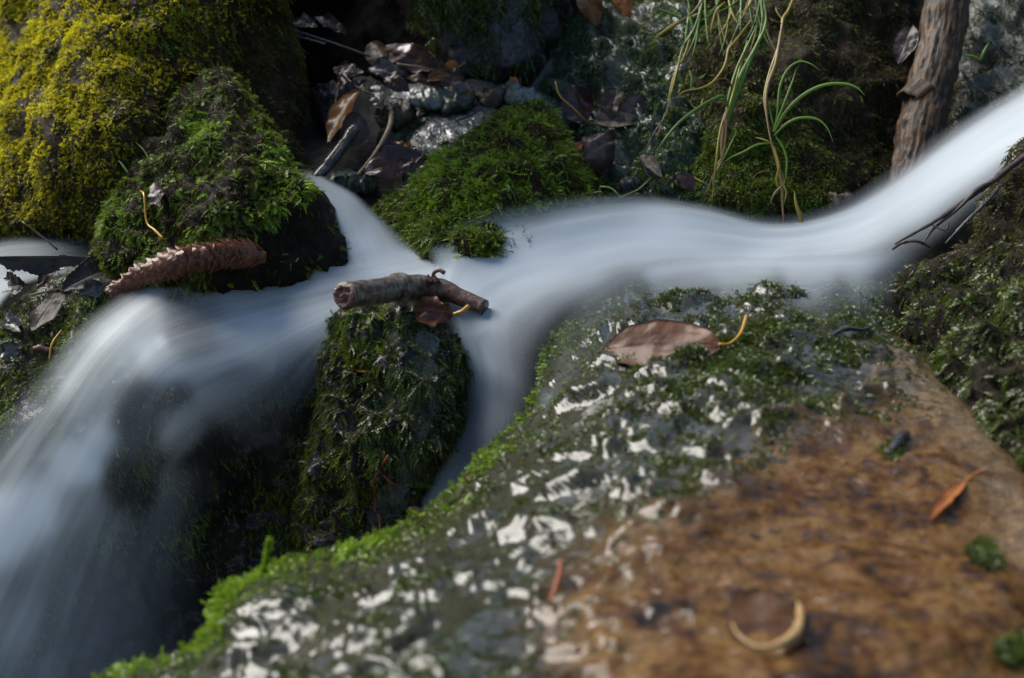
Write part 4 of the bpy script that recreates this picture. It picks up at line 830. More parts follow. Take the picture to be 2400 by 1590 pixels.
# long bare branch over the right of the stream
br = thing('branch', Pt(2370, 390, 1.49), 'bare forked branch reaching from the right boulder over the white water', 'branch')
tube('stem', [Pt(2425, 350, 1.49), Pt(2380, 382, 1.475), Pt(2320, 430, 1.46), (Pt(2260, 472, 1.45)), Pt(2190, 520, 1.44), Pt(2098, 572, 1.43)], [0.0036, 0.0034, 0.003, 0.0026, 0.0018, 0.0009], WD_twig, br, n=44, seg=10, wob=0.2, seed=11)
tube('side_twig', [Pt(2330, 424, 1.462), Pt(2290, 445, 1.45), Pt(2245, 490, 1.445), Pt(2190, 535, 1.44), Pt(2160, 575, 1.435)], [0.002, 0.0022, 0.0018, 0.0014, 0.0008], WD_twig, br, n=26, seg=8, wob=0.2, seed=12)
tube('side_twig', [Pt(2340, 440, 1.455), Pt(2310, 475, 1.44), Pt(2255, 530, 1.43), Pt(2215, 572, 1.425)], [0.0024, 0.0022, 0.0018, 0.0009], WD_dark, br, n=26, seg=8, wob=0.25, seed=13)
tube('side_twig', [Pt(2180, 525, 1.44), Pt(2215, 540, 1.43), Pt(2225, 520, 1.43)], [0.001, 0.0009, 0.0006], WD_twig, br, n=12, seg=7, seed=14)
stickthing('thin arched twig rising from the water below the bare branch', [(2092, 585, 1.445), (2115, 570, 1.435), (2150, 566, 1.43), (2180, 580, 1.435)], [0.0011, 0.0015, 0.0015, 0.001], WD_twig, seed=15)
# on the foreground boulder
fM = lambda x, y, o=0.003: surf(M, x, y, o)[0]
tube('twig', [fM(1905, 815, .006), fM(1940, 800, .005), fM(1975, 790, .008), fM(2020, 783, .006), fM(2062, 768, .008)], [0.0011, 0.0014, 0.0026, 0.0013, 0.0009], WD_dark, None, 'dark knotted twig lying on the wet moss near the top of the brown boulder', 'twig', n=30, seg=9, wob=0.25, seed=16)
tube('twig', [fM(2078, 1078, .004), fM(2100, 1050, .007), fM(2126, 1030, .005)], [0.003, 0.004, 0.0028], WD_dark, None, 'stubby black bit of wood on the tan part of the brown boulder', 'twig', n=14, seg=10, wob=0.35, seed=17)
tube('needle', [fM(1322, 1350, .010), fM(1310, 1385, .010), fM(1294, 1428, .005)], [0.0016, 0.0019, 0.0010], WD_rust, None, 'short rust red needle standing in the wet patch of the brown boulder', 'needle', n=14, seg=8, seed=18)
tube('needle', [Pt(995, 1206, 1.20), Pt(985, 1197, 1.20), Pt(972, 1192, 1.20), Pt(958, 1193, 1.20)], [0.0012, 0.0010, 0.0009], WD_twig, None, 'hooked brown needle at the mossy rim of the brown boulder', 'needle', n=12, seg=7, seed=19)
tube('needle', [Pt(1100, 1132, 1.20), Pt(1092, 1124, 1.20), Pt(1086, 1113, 1.20)], [0.0014, 0.0013, 0.0008], WD_rust, None, 'tiny red brown needle poking up from the rim below the middle fall', 'needle', n=8, seg=7, seed=20)
# on the narrow rock
fN = lambda x, y, o=0.006: surf(Nr, x, y, o)[0]
tube('needle', [fN(834, 872, .008), fN(858, 874, .010), fN(886, 877, .010)], [0.0012, 0.0016, 0.0010], WD_orange, None, 'bright orange needle on the front of the narrow mossy rock', 'needle', n=12, seg=8, seed=21)
nd = tube('needle', [fN(878, 1137, .012), fN(896, 1108, .013), fN(908, 1070, .012)], [0.0014, 0.0017, 0.0010], WD_rust, None, 'forked rust red needle low on the narrow mossy rock', 'needle', n=12, seg=8, seed=22)
tube('prong', [fN(904, 1086, .012), fN(912, 1105, .013), fN(919, 1124, .012)], [0.0014, 0.0016, 0.0009], WD_rust, nd, n=10, seg=8, seed=23)
tube('needle', [fN(880, 1135, .010), fN(890, 1180, .010), fN(895, 1225, .008), fN(894, 1270, .008)], [0.0008, 0.0013, 0.0010], WD_rust, None, 'long straight rust needle hanging below the forked one', 'needle', n=14, seg=7, seed=24)
tube('root', [fN(836, 838, .006), fN(846, 862, .009), fN(856, 890, .008)], [0.0009, 0.0012, 0.0008], WD_tan, None, 'pale rootlet crossing the bright orange needle', 'root', n=12, seg=7, seed=25)
# on the pointed boulder and left bank
fB = lambda x, y, o=0.006: surf(B, x, y, o)[0]
tube('stem', [fB(345, 460, .010), fB(366, 475, .016), fB(380, 505, .018), fB(390, 545, .016), fB(396, 577, .020)], [0.0011, 0.0012, 0.0012, 0.0016], WD_yel, None, 'limp yellow stem hanging on the pointed mossy boulder', 'stem', n=22, seg=7, seed=26)
tube('twig', [Pt(52, 520, 1.60), Pt(95, 552, 1.595), Pt(135, 586, 1.59)], [0.0009, 0.0013, 0.0011], WD_twig, None, 'thin straight stem sticking out of the side pool at the far left', 'twig', n=12, seg=7, seed=27)
fQ = lambda x, y, o=0.006: surf(Q, x, y, o)[0]
tube('bark_chip', [fQ(80, 822, .006), fQ(104, 822, .008), fQ(130, 826, .006)], [0.003, 0.0042, 0.003], WD_red, None, 'small red brown bark chip on the left bank beside the cascade', 'bark chip', n=12, seg=9, wob=0.3, seed=28)
tube('twig', [fQ(126, 850, .006), fQ(140, 815, .01), fQ(152, 788, .008)], [0.0010, 0.0013, 0.0008], WD_yel, None, 'thin yellowish stalk beside the red bark chip', 'twig', n=12, seg=7, seed=29)
tube('wood_scrap', [fQ(222, 636, .012), fQ(246, 628, .014), fQ(268, 634, .012)], [0.002, 0.0052, 0.003], WD_orange, None, 'orange brown scrap of wood at the foot of the pointed boulder', 'wood scrap', n=12, seg=9, wob=0.4, seed=30)

# ================================================================== SPRUCE CONE
MC = leaf_mat('cone scale', (0.05, 0.015, 0.005), (0.14, 0.046, 0.016), (0.17, 0.075, 0.035), 0.22, 0.6, 0.05, 90)
ca, cb = Pt(272, 684, 1.556), Pt(624, 604, 1.490); cm = Pt(440, 612, 1.485)
axp = spline([ca, Pt(345, 642, 1.532), cm, Pt(545, 596, 1.487), cb], 60); T, A_, B_ = frames(axp); V = []; F = []; vn = []
Vc, Fc, atc = tube_geo([ca, Pt(345, 642, 1.532), cm, Pt(545, 596, 1.487), cb], [0.004, 0.0085, 0.0115, 0.0135, 0.0145, 0.0125, 0.006], 40, 14, 0.05, 2)
V += [tuple(v) for v in Vc]; F += Fc; vn += [0.0] * len(Vc)
rng = np.random.default_rng(5); ga = 2.39996; nsc = 260
for k in range(nsc):
    t = 0.02 + 0.95 * k / nsc; i = t * 59; i0 = int(i); c = axp[i0]; a = ga * k
    rad = np.interp(t, [0, .15, .45, .8, .93, 1], [0.005, 0.0090, 0.0130, 0.0148, 0.0125, 0.006]); rd = A_[i0] * math.cos(a) + B_[i0] * math.sin(a); tg = np.cross(T[i0], rd)
    a += rng.normal(0, .12); l, w_ = 0.0105 * rng.uniform(.75, 1.2), 0.0056 * rng.uniform(.8, 1.25); d_ = nrm(-T[i0] * 0.9 + rd * rng.uniform(.12, .48) + tg * rng.normal(0, .12))
    base = len(V); nx, ny = 5, 5
    for yy in range(ny):
        for xx in range(nx):
            s_ = -1 + 2 * xx / (nx - 1); q_ = yy / (ny - 1)
            ww = w_ * (0.55 + 0.6 * math.sin(math.pi * min(q_, .82) / .9)) * (1 - 0.5 * max(0, q_ - .75) * 2)
            V.append(tuple(c + rd * (rad * 0.90 + 0.0020 * q_ - 0.0022 * s_ * s_) + d_ * l * q_ * (1 - 0.12 * s_ * s_) + tg * s_ * ww)); vn.append(0.25 * q_ * q_)
    for yy in range(ny - 1):
        for xx in range(nx - 1):
            p_ = base + yy * nx + xx; F.append([p_, p_ + 1, p_ + nx + 1, p_ + nx])
cone = link('spruce_cone', V, F, MC, attrs={'vein': vn})
tag(cone, 'long wet red brown spruce cone lying against the foot of the pointed boulder', 'cone')

# ================================================================== FALLEN LEAVES
LF_red = leaf_mat('pinkish brown wet leaf', (0.06, 0.024, 0.012), (0.14, 0.062, 0.028), (0.05, 0.022, 0.012), 0.5, 0.3, 0.15, 38)
LF_dark = leaf_mat('dark red brown wet leaf', (0.014, 0.007, 0.006), (0.055, 0.025, 0.02), (0.02, 0.01, 0.008), 0.18, 1.0, 0.1, 45)
LF_grey = leaf_mat('grey brown leaf', (0.025, 0.016, 0.010), (0.065, 0.045, 0.030), (0.018, 0.012, 0.008), 0.5, 0.2, 0.1, 60)
LF_black = leaf_mat('rotten black brown leaf', (0.010, 0.008, 0.007), (0.035, 0.027, 0.022), (0.07, 0.055, 0.045), 0.4, 0.25, 0.05, 45)
LF_amber = leaf_mat('amber brown leaf', (0.10, 0.038, 0.014), (0.25, 0.115, 0.035), (0.30, 0.16, 0.06), 0.3, 0.6, 0.35, 30)
LF_purp = leaf_mat('greyish purple leaf', (0.04, 0.024, 0.022), (0.11, 0.075, 0.066), (0.16, 0.11, 0.09), 0.4, 0.35, 0.15, 40)
LF_tan = leaf_mat('pale tan leaf', (0.16, 0.11, 0.075), (0.34, 0.25, 0.18), (0.10, 0.07, 0.05), 0.5, 0.3, 0.2, 50)
LF_orange = leaf_mat('burnt orange leaf', (0.26, 0.085, 0.02), (0.40, 0.15, 0.045), (0.2, 0.06, 0.015), 0.45, 0.2, 0.2, 60)
LF_ochre = leaf_mat('sunken yellow leaf', (0.18, 0.13, 0.045), (0.34, 0.26, 0.10), (0.14, 0.10, 0.03), 0.45, 0.2, 0.2, 40)
LF_rim = leaf_mat('brown leaf with a pale torn edge', (0.055, 0.024, 0.008), (0.11, 0.05, 0.016), (0.05, 0.022, 0.008), 0.3, 0.7, 0.1, 50)
LF_blue = leaf_mat('blue grey filmed leaf', (0.02, 0.020, 0.020), (0.07, 0.068, 0.066), (0.10, 0.095, 0.09), 0.35, 0.8, 0.05, 40)
nM = lambda x, y: surf(M, x, y)[1]
LF_trap = leaf_mat('sodden dark leaf', (0.02, 0.010, 0.008), (0.05, 0.025, 0.02), (0.012, 0.006, 0.005), 0.7, 0.0, 0.05, 45)
leaf(fM(1690, 832, .010), fM(1415, 842, .010), 0.062, (0.05, -0.42, 0.9), LF_red, 'pinkish brown wet leaf with a yellow stalk lying on top of the brown boulder', curl=0.12, bend=0.06, wave=0.10, petiole=[fM(1712, 825, .008), fM(1735, 805, .010), fM(1748, 772, .012)], pm=WD_yel, shape=0.85, seed=1, pw=0.0016)
leaf(fM(2262, 1138, .003), fM(2180, 1228, .003), 0.010, nM(2220, 1180) + np.array([-.3, 0, 0]), LF_orange, 'narrow burnt orange leaf on the bare tan right side of the brown boulder', curl=0.5, bend=0.05, petiole=[fM(2280, 1130, .007), fM(2302, 1128, .010)], seed=2, pw=0.0012)
rimleaf = leaf(fM(1705, 1485, .003), fM(1885, 1470, .004), 0.062, (0.02, -0.12, 1), LF_rim, 'brown leaf with a curled pale yellow edge at the bottom of the brown boulder', curl=0.12, bend=0.03, wave=0.06, seed=3, serr=0.10)
leaf(Pt(1662, 655, 1.472), Pt(1560, 662, 1.462), 0.016, (0.1, -0.3, 1.0), LF_red, 'reddish leaf half drowned at the back edge of the brown boulder', curl=0.2, bend=0.1, seed=4)
leaf(Pt(-14, 602, 1.555), Pt(212, 601, 1.565), 0.040, (0.0, -0.95, 0.25), LF_black, 'folded dark brown leaf with a toothed edge hanging over the side pool at the left', curl=0.1, bend=-0.06, half=True, serr=0.22, seed=6, shape=0.8, wave=0.05)
leaf(fQ(158, 706, .014), fQ(70, 800, .014), 0.032, (-0.2, -0.8, 0.5), LF_grey, 'flat grey brown leaf scrap on the left bank', curl=0.1, bend=0.05, serr=0.2, seed=7, shape=0.7)
leaf(fQ(170, 706, .016), fQ(290, 660, .018), 0.036, (-0.1, -0.6, 0.7), LF_black, 'black rotten leaf with a pale stalk above the grey brown leaf scrap', curl=0.3, bend=0.2, serr=0.2, seed=8, petiole=[fQ(140, 712, .018), fQ(112, 713, .018), fQ(96, 712, .018)], pm=WD_tan)
leaf(fQ(14, 745, .008), fQ(62, 792, .008), 0.020, (-0.1, -0.6, 0.7), LF_blue, 'shiny blue grey leaf at the left edge under a black ragged one', curl=0.3, bend=0.1, wave=0.3, seed=9)
leaf(fQ(10, 712, .018), fQ(95, 700, .020), 0.028, (-0.1, -0.75, 0.6), LF_black, 'ragged black leaf at the left edge above the shiny blue grey one', curl=0.2, bend=0.2, serr=0.4, wave=0.3, seed=10)
leaf(fQ(10, 850, .008), fQ(58, 815, .010), 0.022, (-0.2, -0.7, 0.6), LF_blue, 'small shiny wet leaf low on the left bank', curl=0.3, bend=0.1, wave=0.3, seed=11)
leaf(fQ(100, 690, .012), fQ(170, 640, .014), 0.026, (-0.2, -0.6, 0.7), LF_dark, 'dark red brown leaf scrap below the folded leaf', curl=0.3, bend=0.2, serr=0.3, wave=0.25, seed=12)
leaf(fQ(195, 708, .010), fQ(262, 690, .012), 0.020, (-0.2, -0.6, 0.7), LF_blue, 'small pale glistening leaf beside the black rotten leaf', curl=0.3, bend=0.1, wave=0.3, seed=13)
leaf(Pt(408, 628, 1.572), Pt(490, 830, 1.503), 0.080, (0.15, -0.9, 0.4), LF_trap, 'wide dark red brown leaf trapped in the top of the left cascade', curl=0.1, bend=0.08, shape=0.55, wave=0.06, seed=14, skew=-0.35)
leaf(Pt(590, 770, 1.525), Pt(640, 880, 1.50), 0.036, (0.2, -0.85, 0.4), LF_ochre, 'sunken yellow leaf seen through the left cascade', curl=0.2, bend=0.1, seed=15, shape=0.8)
# litter in the back
leaf(Pt(842, 212, 1.795), Pt(772, 335, 1.745), 0.036, (-0.55, -0.75, 0.35), LF_amber, 'amber brown leaf standing upright in the dark below the leaf pile', curl=0.3, bend=0.08, seed=16, shape=0.9)
leaf(Pt(846, 270, 1.775), Pt(800, 350, 1.735), 0.040, (0.5, -0.8, 0.3), LF_purp, 'purplish leaf folded against the amber one', curl=0.3, bend=0.1, seed=17)
leaf(Pt(852, 410, 1.70), Pt(992, 362, 1.715), 0.044, (0.05, -0.5, 0.85), LF_dark, 'glossy dark red leaf lying by the left flank of the green mound', curl=0.25, bend=0.12, wave=0.12, seed=18)
leaf(Pt(945, 428, 1.69), Pt(990, 385, 1.70), 0.026, (0.2, -0.7, 0.7), LF_dark, 'small dark leaf tucked under the glossy dark red one', curl=0.4, bend=0.2, serr=0.2, wave=0.2, seed=19)
leaf(Pt(870, 98, 1.86), Pt(906, 170, 1.83), 0.030, (-0.2, -0.8, 0.55), LF_grey, 'grey leaf standing at the top of the leaf pile', curl=0.3, bend=0.1, seed=20)
leaf(Pt(900, 112, 1.86), Pt(1035, 165, 1.84), 0.046, (0.0, -0.75, 0.65), LF_dark, 'long dark red leaf along the back of the leaf pile', curl=-0.3, bend=0.12, wave=0.15, seed=21)
leaf(Pt(1060, 172, 1.86), Pt(950, 165, 1.83), 0.030, (0.1, -0.5, 0.85), LF_purp, 'purplish brown leaf at the right of the leaf pile', curl=0.3, bend=0.15, wave=0.25, serr=0.2, seed=22)
leaf(Pt(878, 190, 1.82), Pt(900, 262, 1.79), 0.026, (-0.3, -0.7, 0.6), LF_blue, 'wet pale leaf hanging from the front of the leaf pile', curl=0.4, bend=0.1, wave=0.2, seed=23)
leaf(Pt(860, 165, 1.83), Pt(950, 178, 1.815), 0.030, (0, -0.5, 0.85), LF_blue, 'bluish wet leaf in the middle of the leaf pile', curl=0.3, bend=0.12, wave=0.3, seed=24)
leaf(Pt(950, 185, 1.84), Pt(1090, 195, 1.845), 0.034, (0, -0.45, 0.9), LF_purp, 'flat purplish leaf at the bottom of the leaf pile on the ledge rock', curl=0.2, bend=0.06, wave=0.25, seed=25)
leaf(Pt(780, 160, 1.85), Pt(856, 176, 1.835), 0.026, (-0.1, -0.5, 0.8), LF_black, 'blackened leaf at the left of the leaf pile', curl=0.3, bend=0.1, wave=0.2, seed=26)
leaf(Pt(800, 250, 1.80), Pt(860, 190, 1.81), 0.024, (-0.3, -0.7, 0.6), LF_black, 'small blackened leaf above the amber leaf', curl=0.3, bend=0.1, wave=0.2, seed=27)
leaf(Pt(892, 355, 1.745), Pt(912, 300, 1.765), 0.024, (0.3, -0.8, 0.4), LF_purp, 'small purplish leaf behind the slim pale brown stick', curl=0.4, bend=0.1, wave=0.2, seed=28)
leaf(Pt(1072, 158, 1.85), Pt(1040, 154, 1.845), 0.012, (0, -0.6, 0.8), LF_orange, 'tiny orange leaf bit with a stalk at the right tip of the leaf pile', curl=0.5, bend=0.2, wave=0.3, seed=29, petiole=[Pt(1082, 152, 1.85), Pt(1090, 146, 1.85)], pm=WD_tan, pw=0.0012)
leaf(Pt(1218, 205, 1.845), Pt(1184, 198, 1.845), 0.020, (0, -0.6, 0.8), LF_orange, 'bright orange leaf bit on the ledge rock with an upright stalk', curl=0.5, bend=0.1, wave=0.3, serr=0.3, seed=30, petiole=[Pt(1220, 198, 1.845), Pt(1219, 182, 1.85)], pm=WD_dark, pw=0.0011)
leaf(Pt(1372, 285, 1.78), Pt(1335, 198, 1.80), 0.044, (-0.3, -0.85, 0.4), LF_dark, 'dark red leaf standing against the foot of the sloping grey green boulder', curl=0.3, bend=-0.08, seed=31, shape=0.8, petiole=[Pt(1345, 255, 1.775), Pt(1312, 225, 1.78), Pt(1301, 192, 1.785)], pm=WD_yel)
leaf(Pt(1394, 282, 1.755), Pt(1528, 284, 1.735), 0.020, (0.0, -0.75, 0.6), LF_tan, 'pale tan leaf lying flat in front of two upright leaves', curl=0.5, bend=0.06, wave=0.15, seed=32, shape=0.6)
leaf(Pt(1432, 278, 1.745), Pt(1448, 205, 1.765), 0.032, (-0.3, -0.85, 0.35), LF_grey, 'upright grey leaf behind the pale tan one', curl=0.4, bend=0.1, wave=0.2, seed=33)
leaf(Pt(1446, 280, 1.74), Pt(1520, 232, 1.755), 0.032, (0.1, -0.8, 0.5), LF_purp, 'upright purplish leaf to the right behind the pale tan one', curl=0.3, bend=0.12, wave=0.1, seed=34)
leaf(Pt(1368, 375, 1.70), Pt(1440, 330, 1.705), 0.045, (0.1, -0.6, 0.75), LF_purp, 'crinkled purplish grey leaf at the right shoulder of the green mound', curl=-0.3, bend=0.25, wave=0.35, seed=35)
leaf(Pt(1500, 362, 1.68), Pt(1552, 418, 1.665), 0.015, (0.2, -0.8, 0.5), LF_tan, 'small pale curled leaf under the leaning black twig', curl=0.7, bend=0.15, wave=0.2, seed=36)
leaf(Pt(1585, 412, 1.66), Pt(1625, 450, 1.655), 0.022, (0.2, -0.6, 0.75), LF_dark, 'dark curled leaf at the water below the hanging grass', curl=0.5, bend=0.2, seed=37)
leaf(Pt(1335, 358, 1.70), Pt(1366, 338, 1.705), 0.010, (0, -0.6, 0.75), LF_orange, 'thin orange leaf curl beside the crinkled grey leaf', curl=0.8, bend=0.25, seed=38)
leaf(Pt(1440, -10, 1.90), Pt(1478, 32, 1.885), 0.030, (0.1, -0.6, 0.8), LF_orange, 'orange brown leaf at the head of the thin trickle at the top', curl=0.3, bend=0.1, wave=0.2, seed=39)
leaf(Pt(1360, -20, 1.93), Pt(1402, 62, 1.92), 0.036, (0.1, -0.75, 0.6), LF_amber, 'brown leaf hanging beside the head of the trickle', curl=0.3, bend=0.15, wave=0.2, seed=40)
leaf(Pt(682, 48, 1.84), Pt(742, 60, 1.82), 0.022, (-0.1, -0.6, 0.8), LF_blue, 'white glistening leaf beside the black hollow against the yellow mossed boulder', curl=0.4, bend=0.1, wave=0.3, seed=41)
leaf(Pt(735, 38, 1.86), Pt(815, 78, 1.85), 0.020, (0, -0.6, 0.8), LF_black, 'dim brown leaf at the mouth of the black hollow', curl=0.4, bend=0.1, wave=0.2, seed=42)
leaf(fB(375, 440, .012), fB(398, 478, .012), 0.018, (-0.2, -0.9, 0.4), LF_purp, 'lacy skeleton leaf on the pointed mossy boulder', curl=0.2, bend=0.1, serr=0.5, seed=43)
leaf(Pt(2138, 60, 1.80), Pt(2105, 150, 1.775), 0.030, (-0.5, -0.85, 0.15), LF_black, 'dark leaf plastered on the rock face left of the log', curl=0.1, bend=0.05, wave=0.1, seed=44)

# ================================================================== GRASSES
GB_green = blade_mat('green grass blade', (0.14, 0.24, 0.02), (0.16, 0.32, 0.04))
GB_deep = blade_mat('deep green grass blade', (0.08, 0.17, 0.02), (0.11, 0.25, 0.04))
GB_yel = blade_mat('yellowing grass stalk', (0.34, 0.26, 0.03), (0.5, 0.40, 0.07))
GB_dry = blade_mat('dry straw', (0.27, 0.16, 0.06), (0.42, 0.29, 0.13))
GB_brn = blade_mat('brown straw', (0.10, 0.045, 0.018), (0.17, 0.085, 0.03))
def grass(at, label, blades, dd=0.0):
    o = thing('grass_tuft', Pt(*at), label, 'grass', 'grass tufts hanging down the bank')
    for m_, w_, pts in blades:
        d0 = pts[0][2] if len(pts[0]) > 2 else at[2]
        pp = [Pt(p[0], p[1], p[2] if len(p) > 2 else at[2] + dd) for p in pts]
        (blade if m_ not in (GB_dry, GB_brn) else blade)('blade' if m_ in (GB_green, GB_deep) else 'stalk', pp, w_ * 0.00055, m_, o)
    return o
g, d_, y_, s_, b_ = GB_green, GB_deep, GB_yel, GB_dry, GB_brn
grass((1700, 270, 1.66), 'tall tuft of long green blades and straw hanging down the middle of the bank', [
    (g, 10, [(1702, 300, 1.65), (1712, 250, 1.655), (1735, 180, 1.67), (1772, 110, 1.70), (1796, 50, 1.72), (1785, -20, 1.74)]),
    (d_, 9, [(1705, 290, 1.655), (1725, 230, 1.66), (1752, 160, 1.68), (1780, 90, 1.71), (1790, 10, 1.73)]),
    (g, 7, [(1700, 290, 1.65), (1708, 230, 1.655), (1728, 160, 1.67), (1760, 90, 1.69), (1772, 60, 1.70)]),
    (d_, 7, [(1704, 250, 1.65), (1700, 232, 1.645), (1690, 226, 1.64), (1650, 245, 1.625), (1595, 285, 1.61), (1560, 325, 1.60), (1542, 352, 1.60), (1537, 372, 1.60)]),
    (y_, 5, [(1752, 95, 1.69), (1738, 145, 1.68), (1726, 190, 1.665), (1712, 240, 1.65), (1700, 275, 1.645)]),
    (s_, 9, [(1706, 250, 1.65), (1697, 300, 1.645), (1692, 340, 1.64), (1690, 372, 1.635)]),
    (y_, 6, [(1700, 265, 1.65), (1688, 310, 1.64), (1680, 365, 1.63), (1674, 420, 1.63), (1668, 482, 1.63)]),
    (s_, 5, [(1704, 262, 1.65), (1700, 330, 1.64), (1690, 380, 1.635), (1672, 415, 1.63), (1672, 450, 1.63), (1655, 482, 1.63)]),
    (s_, 4, [(1690, 372, 1.635), (1680, 390, 1.63), (1664, 430, 1.63), (1650, 460, 1.63)]),
    (g, 4, [(1695, 375, 1.635), (1712, 340, 1.64), (1728, 305, 1.65)]),
    (b_, 4, [(1716, 212, 1.65), (1708, 190, 1.645), (1690, 185, 1.645), (1672, 192, 1.645)])])
grass((1800, 250, 1.655), 'rambling yellow stemmed tuft with arching green blades right of the tall tuft', [
    (y_, 8, [(1862, -10, 1.76), (1848, 25, 1.74), (1834, 48, 1.73), (1832, 90, 1.71), (1815, 140, 1.69), (1800, 185, 1.67), (1791, 230, 1.655), (1795, 265, 1.65), (1802, 305, 1.64)]),
    (s_, 8, [(1836, 45, 1.725), (1828, 95, 1.705), (1818, 150, 1.685), (1800, 200, 1.665), (1795, 250, 1.65), (1805, 320, 1.635), (1812, 345, 1.63)]),
    (y_, 6, [(1812, 340, 1.63), (1820, 365, 1.625), (1826, 392, 1.62), (1820, 420, 1.62), (1826, 440, 1.62), (1838, 430, 1.62), (1834, 405, 1.62)]),
    (s_, 8, [(1808, 335, 1.63), (1822, 380, 1.625), (1832, 430, 1.62), (1834, 480, 1.62), (1838, 540, 1.615)]),
    (y_, 5, [(1830, 420, 1.62), (1842, 450, 1.618), (1838, 475, 1.618)]),
    (g, 6, [(1812, 310, 1.64), (1820, 285, 1.64), (1824, 250, 1.64), (1828, 205, 1.645), (1845, 165, 1.65), (1872, 145, 1.65), (1900, 150, 1.645), (1922, 166, 1.64)]),
    (g, 6, [(1812, 310, 1.638), (1828, 270, 1.638), (1845, 225, 1.64), (1858, 190, 1.645), (1866, 160, 1.65)]),
    (g, 7, [(1815, 310, 1.635), (1840, 265, 1.63), (1880, 225, 1.625), (1930, 200, 1.62), (1980, 197, 1.615), (2010, 207, 1.61), (2028, 226, 1.605)]),
    (g, 6, [(1815, 318, 1.635), (1842, 292, 1.63), (1875, 277, 1.625), (1915, 280, 1.62), (1940, 302, 1.615), (1953, 335, 1.61)]),
    (d_, 4, [(1814, 300, 1.64), (1806, 265, 1.645), (1801, 240, 1.645)]),
    (g, 5, [(1818, 320, 1.635), (1835, 345, 1.63), (1844, 375, 1.625), (1842, 410, 1.62), (1838, 428, 1.62)]),
    (g, 5, [(1810, 336, 1.635), (1775, 340, 1.635), (1740, 358, 1.635), (1712, 370, 1.635), (1696, 382, 1.63)]),
    (y_, 4, [(1806, 335, 1.635), (1790, 328, 1.635), (1770, 322, 1.64)]),
    (b_, 4, [(1815, 405, 1.62), (1795, 402, 1.618), (1775, 408, 1.618), (1762, 420, 1.615)]),
    (s_, 5, [(1834, 435, 1.618), (1815, 455, 1.615), (1804, 478, 1.615)]),
    (y_, 4, [(1838, 50, 1.73), (1822, 30, 1.735), (1818, 15, 1.74)]),
    (b_, 4, [(1832, 55, 1.725), (1815, 50, 1.725), (1803, 42, 1.73)])])
grass((1612, 45, 1.78), 'spiky short green tuft high on the left of the bank', [
    (g, 9, [(1608, 95, 1.76), (1612, 60, 1.77), (1617, 25, 1.78), (1610, -10, 1.79)]),
    (d_, 7, [(1612, 60, 1.77), (1580, 35, 1.77), (1530, 18, 1.775)]),
    (y_, 8, [(1600, 48, 1.77), (1570, 65, 1.76), (1530, 92, 1.75)]),
    (y_, 6, [(1618, 42, 1.77), (1640, 32, 1.77), (1652, 24, 1.77)]),
    (g, 8, [(1612, 20, 1.775), (1622, 55, 1.765), (1628, 85, 1.76)]),
    (y_, 6, [(1620, 75, 1.765), (1600, 115, 1.755), (1590, 155, 1.745), (1578, 200, 1.73), (1568, 240, 1.72), (1556, 285, 1.71)]),
    (y_, 5, [(1622, 72, 1.765), (1605, 130, 1.75), (1585, 165, 1.745), (1570, 215, 1.725), (1562, 275, 1.71)]),
    (s_, 4, [(1560, 265, 1.71), (1548, 300, 1.70), (1536, 330, 1.695)])])
grass((1700, 80, 1.74), 'loose yellow and brown trailing stalks between the spiky tuft and the tall tuft', [
    (y_, 6, [(1770, 35, 1.74), (1752, 60, 1.735), (1725, 95, 1.72), (1708, 115, 1.71), (1702, 145, 1.70), (1690, 170, 1.69), (1668, 195, 1.68), (1640, 208, 1.675), (1605, 214, 1.67), (1585, 230, 1.67)]),
    (b_, 5, [(1756, -5, 1.75), (1742, 40, 1.735), (1722, 80, 1.725), (1712, 105, 1.715)]),
    (y_, 6, [(1700, 5, 1.75), (1680, 25, 1.745), (1670, 55, 1.74), (1665, 80, 1.735)]),
    (d_, 6, [(1755, 5, 1.75), (1762, 45, 1.735), (1768, 65, 1.73)]),
    (g, 6, [(1740, -5, 1.75), (1735, 25, 1.745), (1710, 58, 1.735)]),
    (s_, 4, [(1648, 230, 1.675), (1640, 255, 1.67), (1620, 245, 1.67), (1625, 215, 1.67)]),
    (g, 6, [(1616, 165, 1.70), (1622, 185, 1.695), (1618, 215, 1.69)])])
grass((1460, 450, 1.655), 'few thin blades trailing in the water at the right foot of the green mound', [
    (g, 5, [(1405, 438, 1.66), (1432, 442, 1.655), (1455, 462, 1.645)]),
    (g, 5, [(1450, 465, 1.645), (1475, 455, 1.65), (1500, 442, 1.655), (1528, 415, 1.66)]),
    (y_, 5, [(1608, 405, 1.66), (1632, 420, 1.655), (1662, 434, 1.65)])])
grass((1870, 490, 1.63), 'single yellow blade standing in the water below the rambling tuft', [
    (y_, 9, [(1884, 545, 1.62), (1876, 510, 1.62), (1866, 478, 1.62), (1861, 446, 1.625)])])
grass((2295, 140, 1.755), 'pair of short blades on the grey rock beside the log', [
    (g, 8, [(2298, 142, 1.755), (2308, 120, 1.755), (2319, 98, 1.76)]), (g, 6, [(2298, 140, 1.755), (2275, 131, 1.755), (2250, 133, 1.76)])])
grass((310, 360, 1.60), 'two tiny green blades on the left shoulder of the pointed boulder', [
    (g, 5, [(347, 390, 1.58), (345, 365, 1.585), (330, 345, 1.59), (312, 330, 1.60)]), (d_, 6, [(300, 405, 1.59), (288, 388, 1.595), (277, 375, 1.60)])])
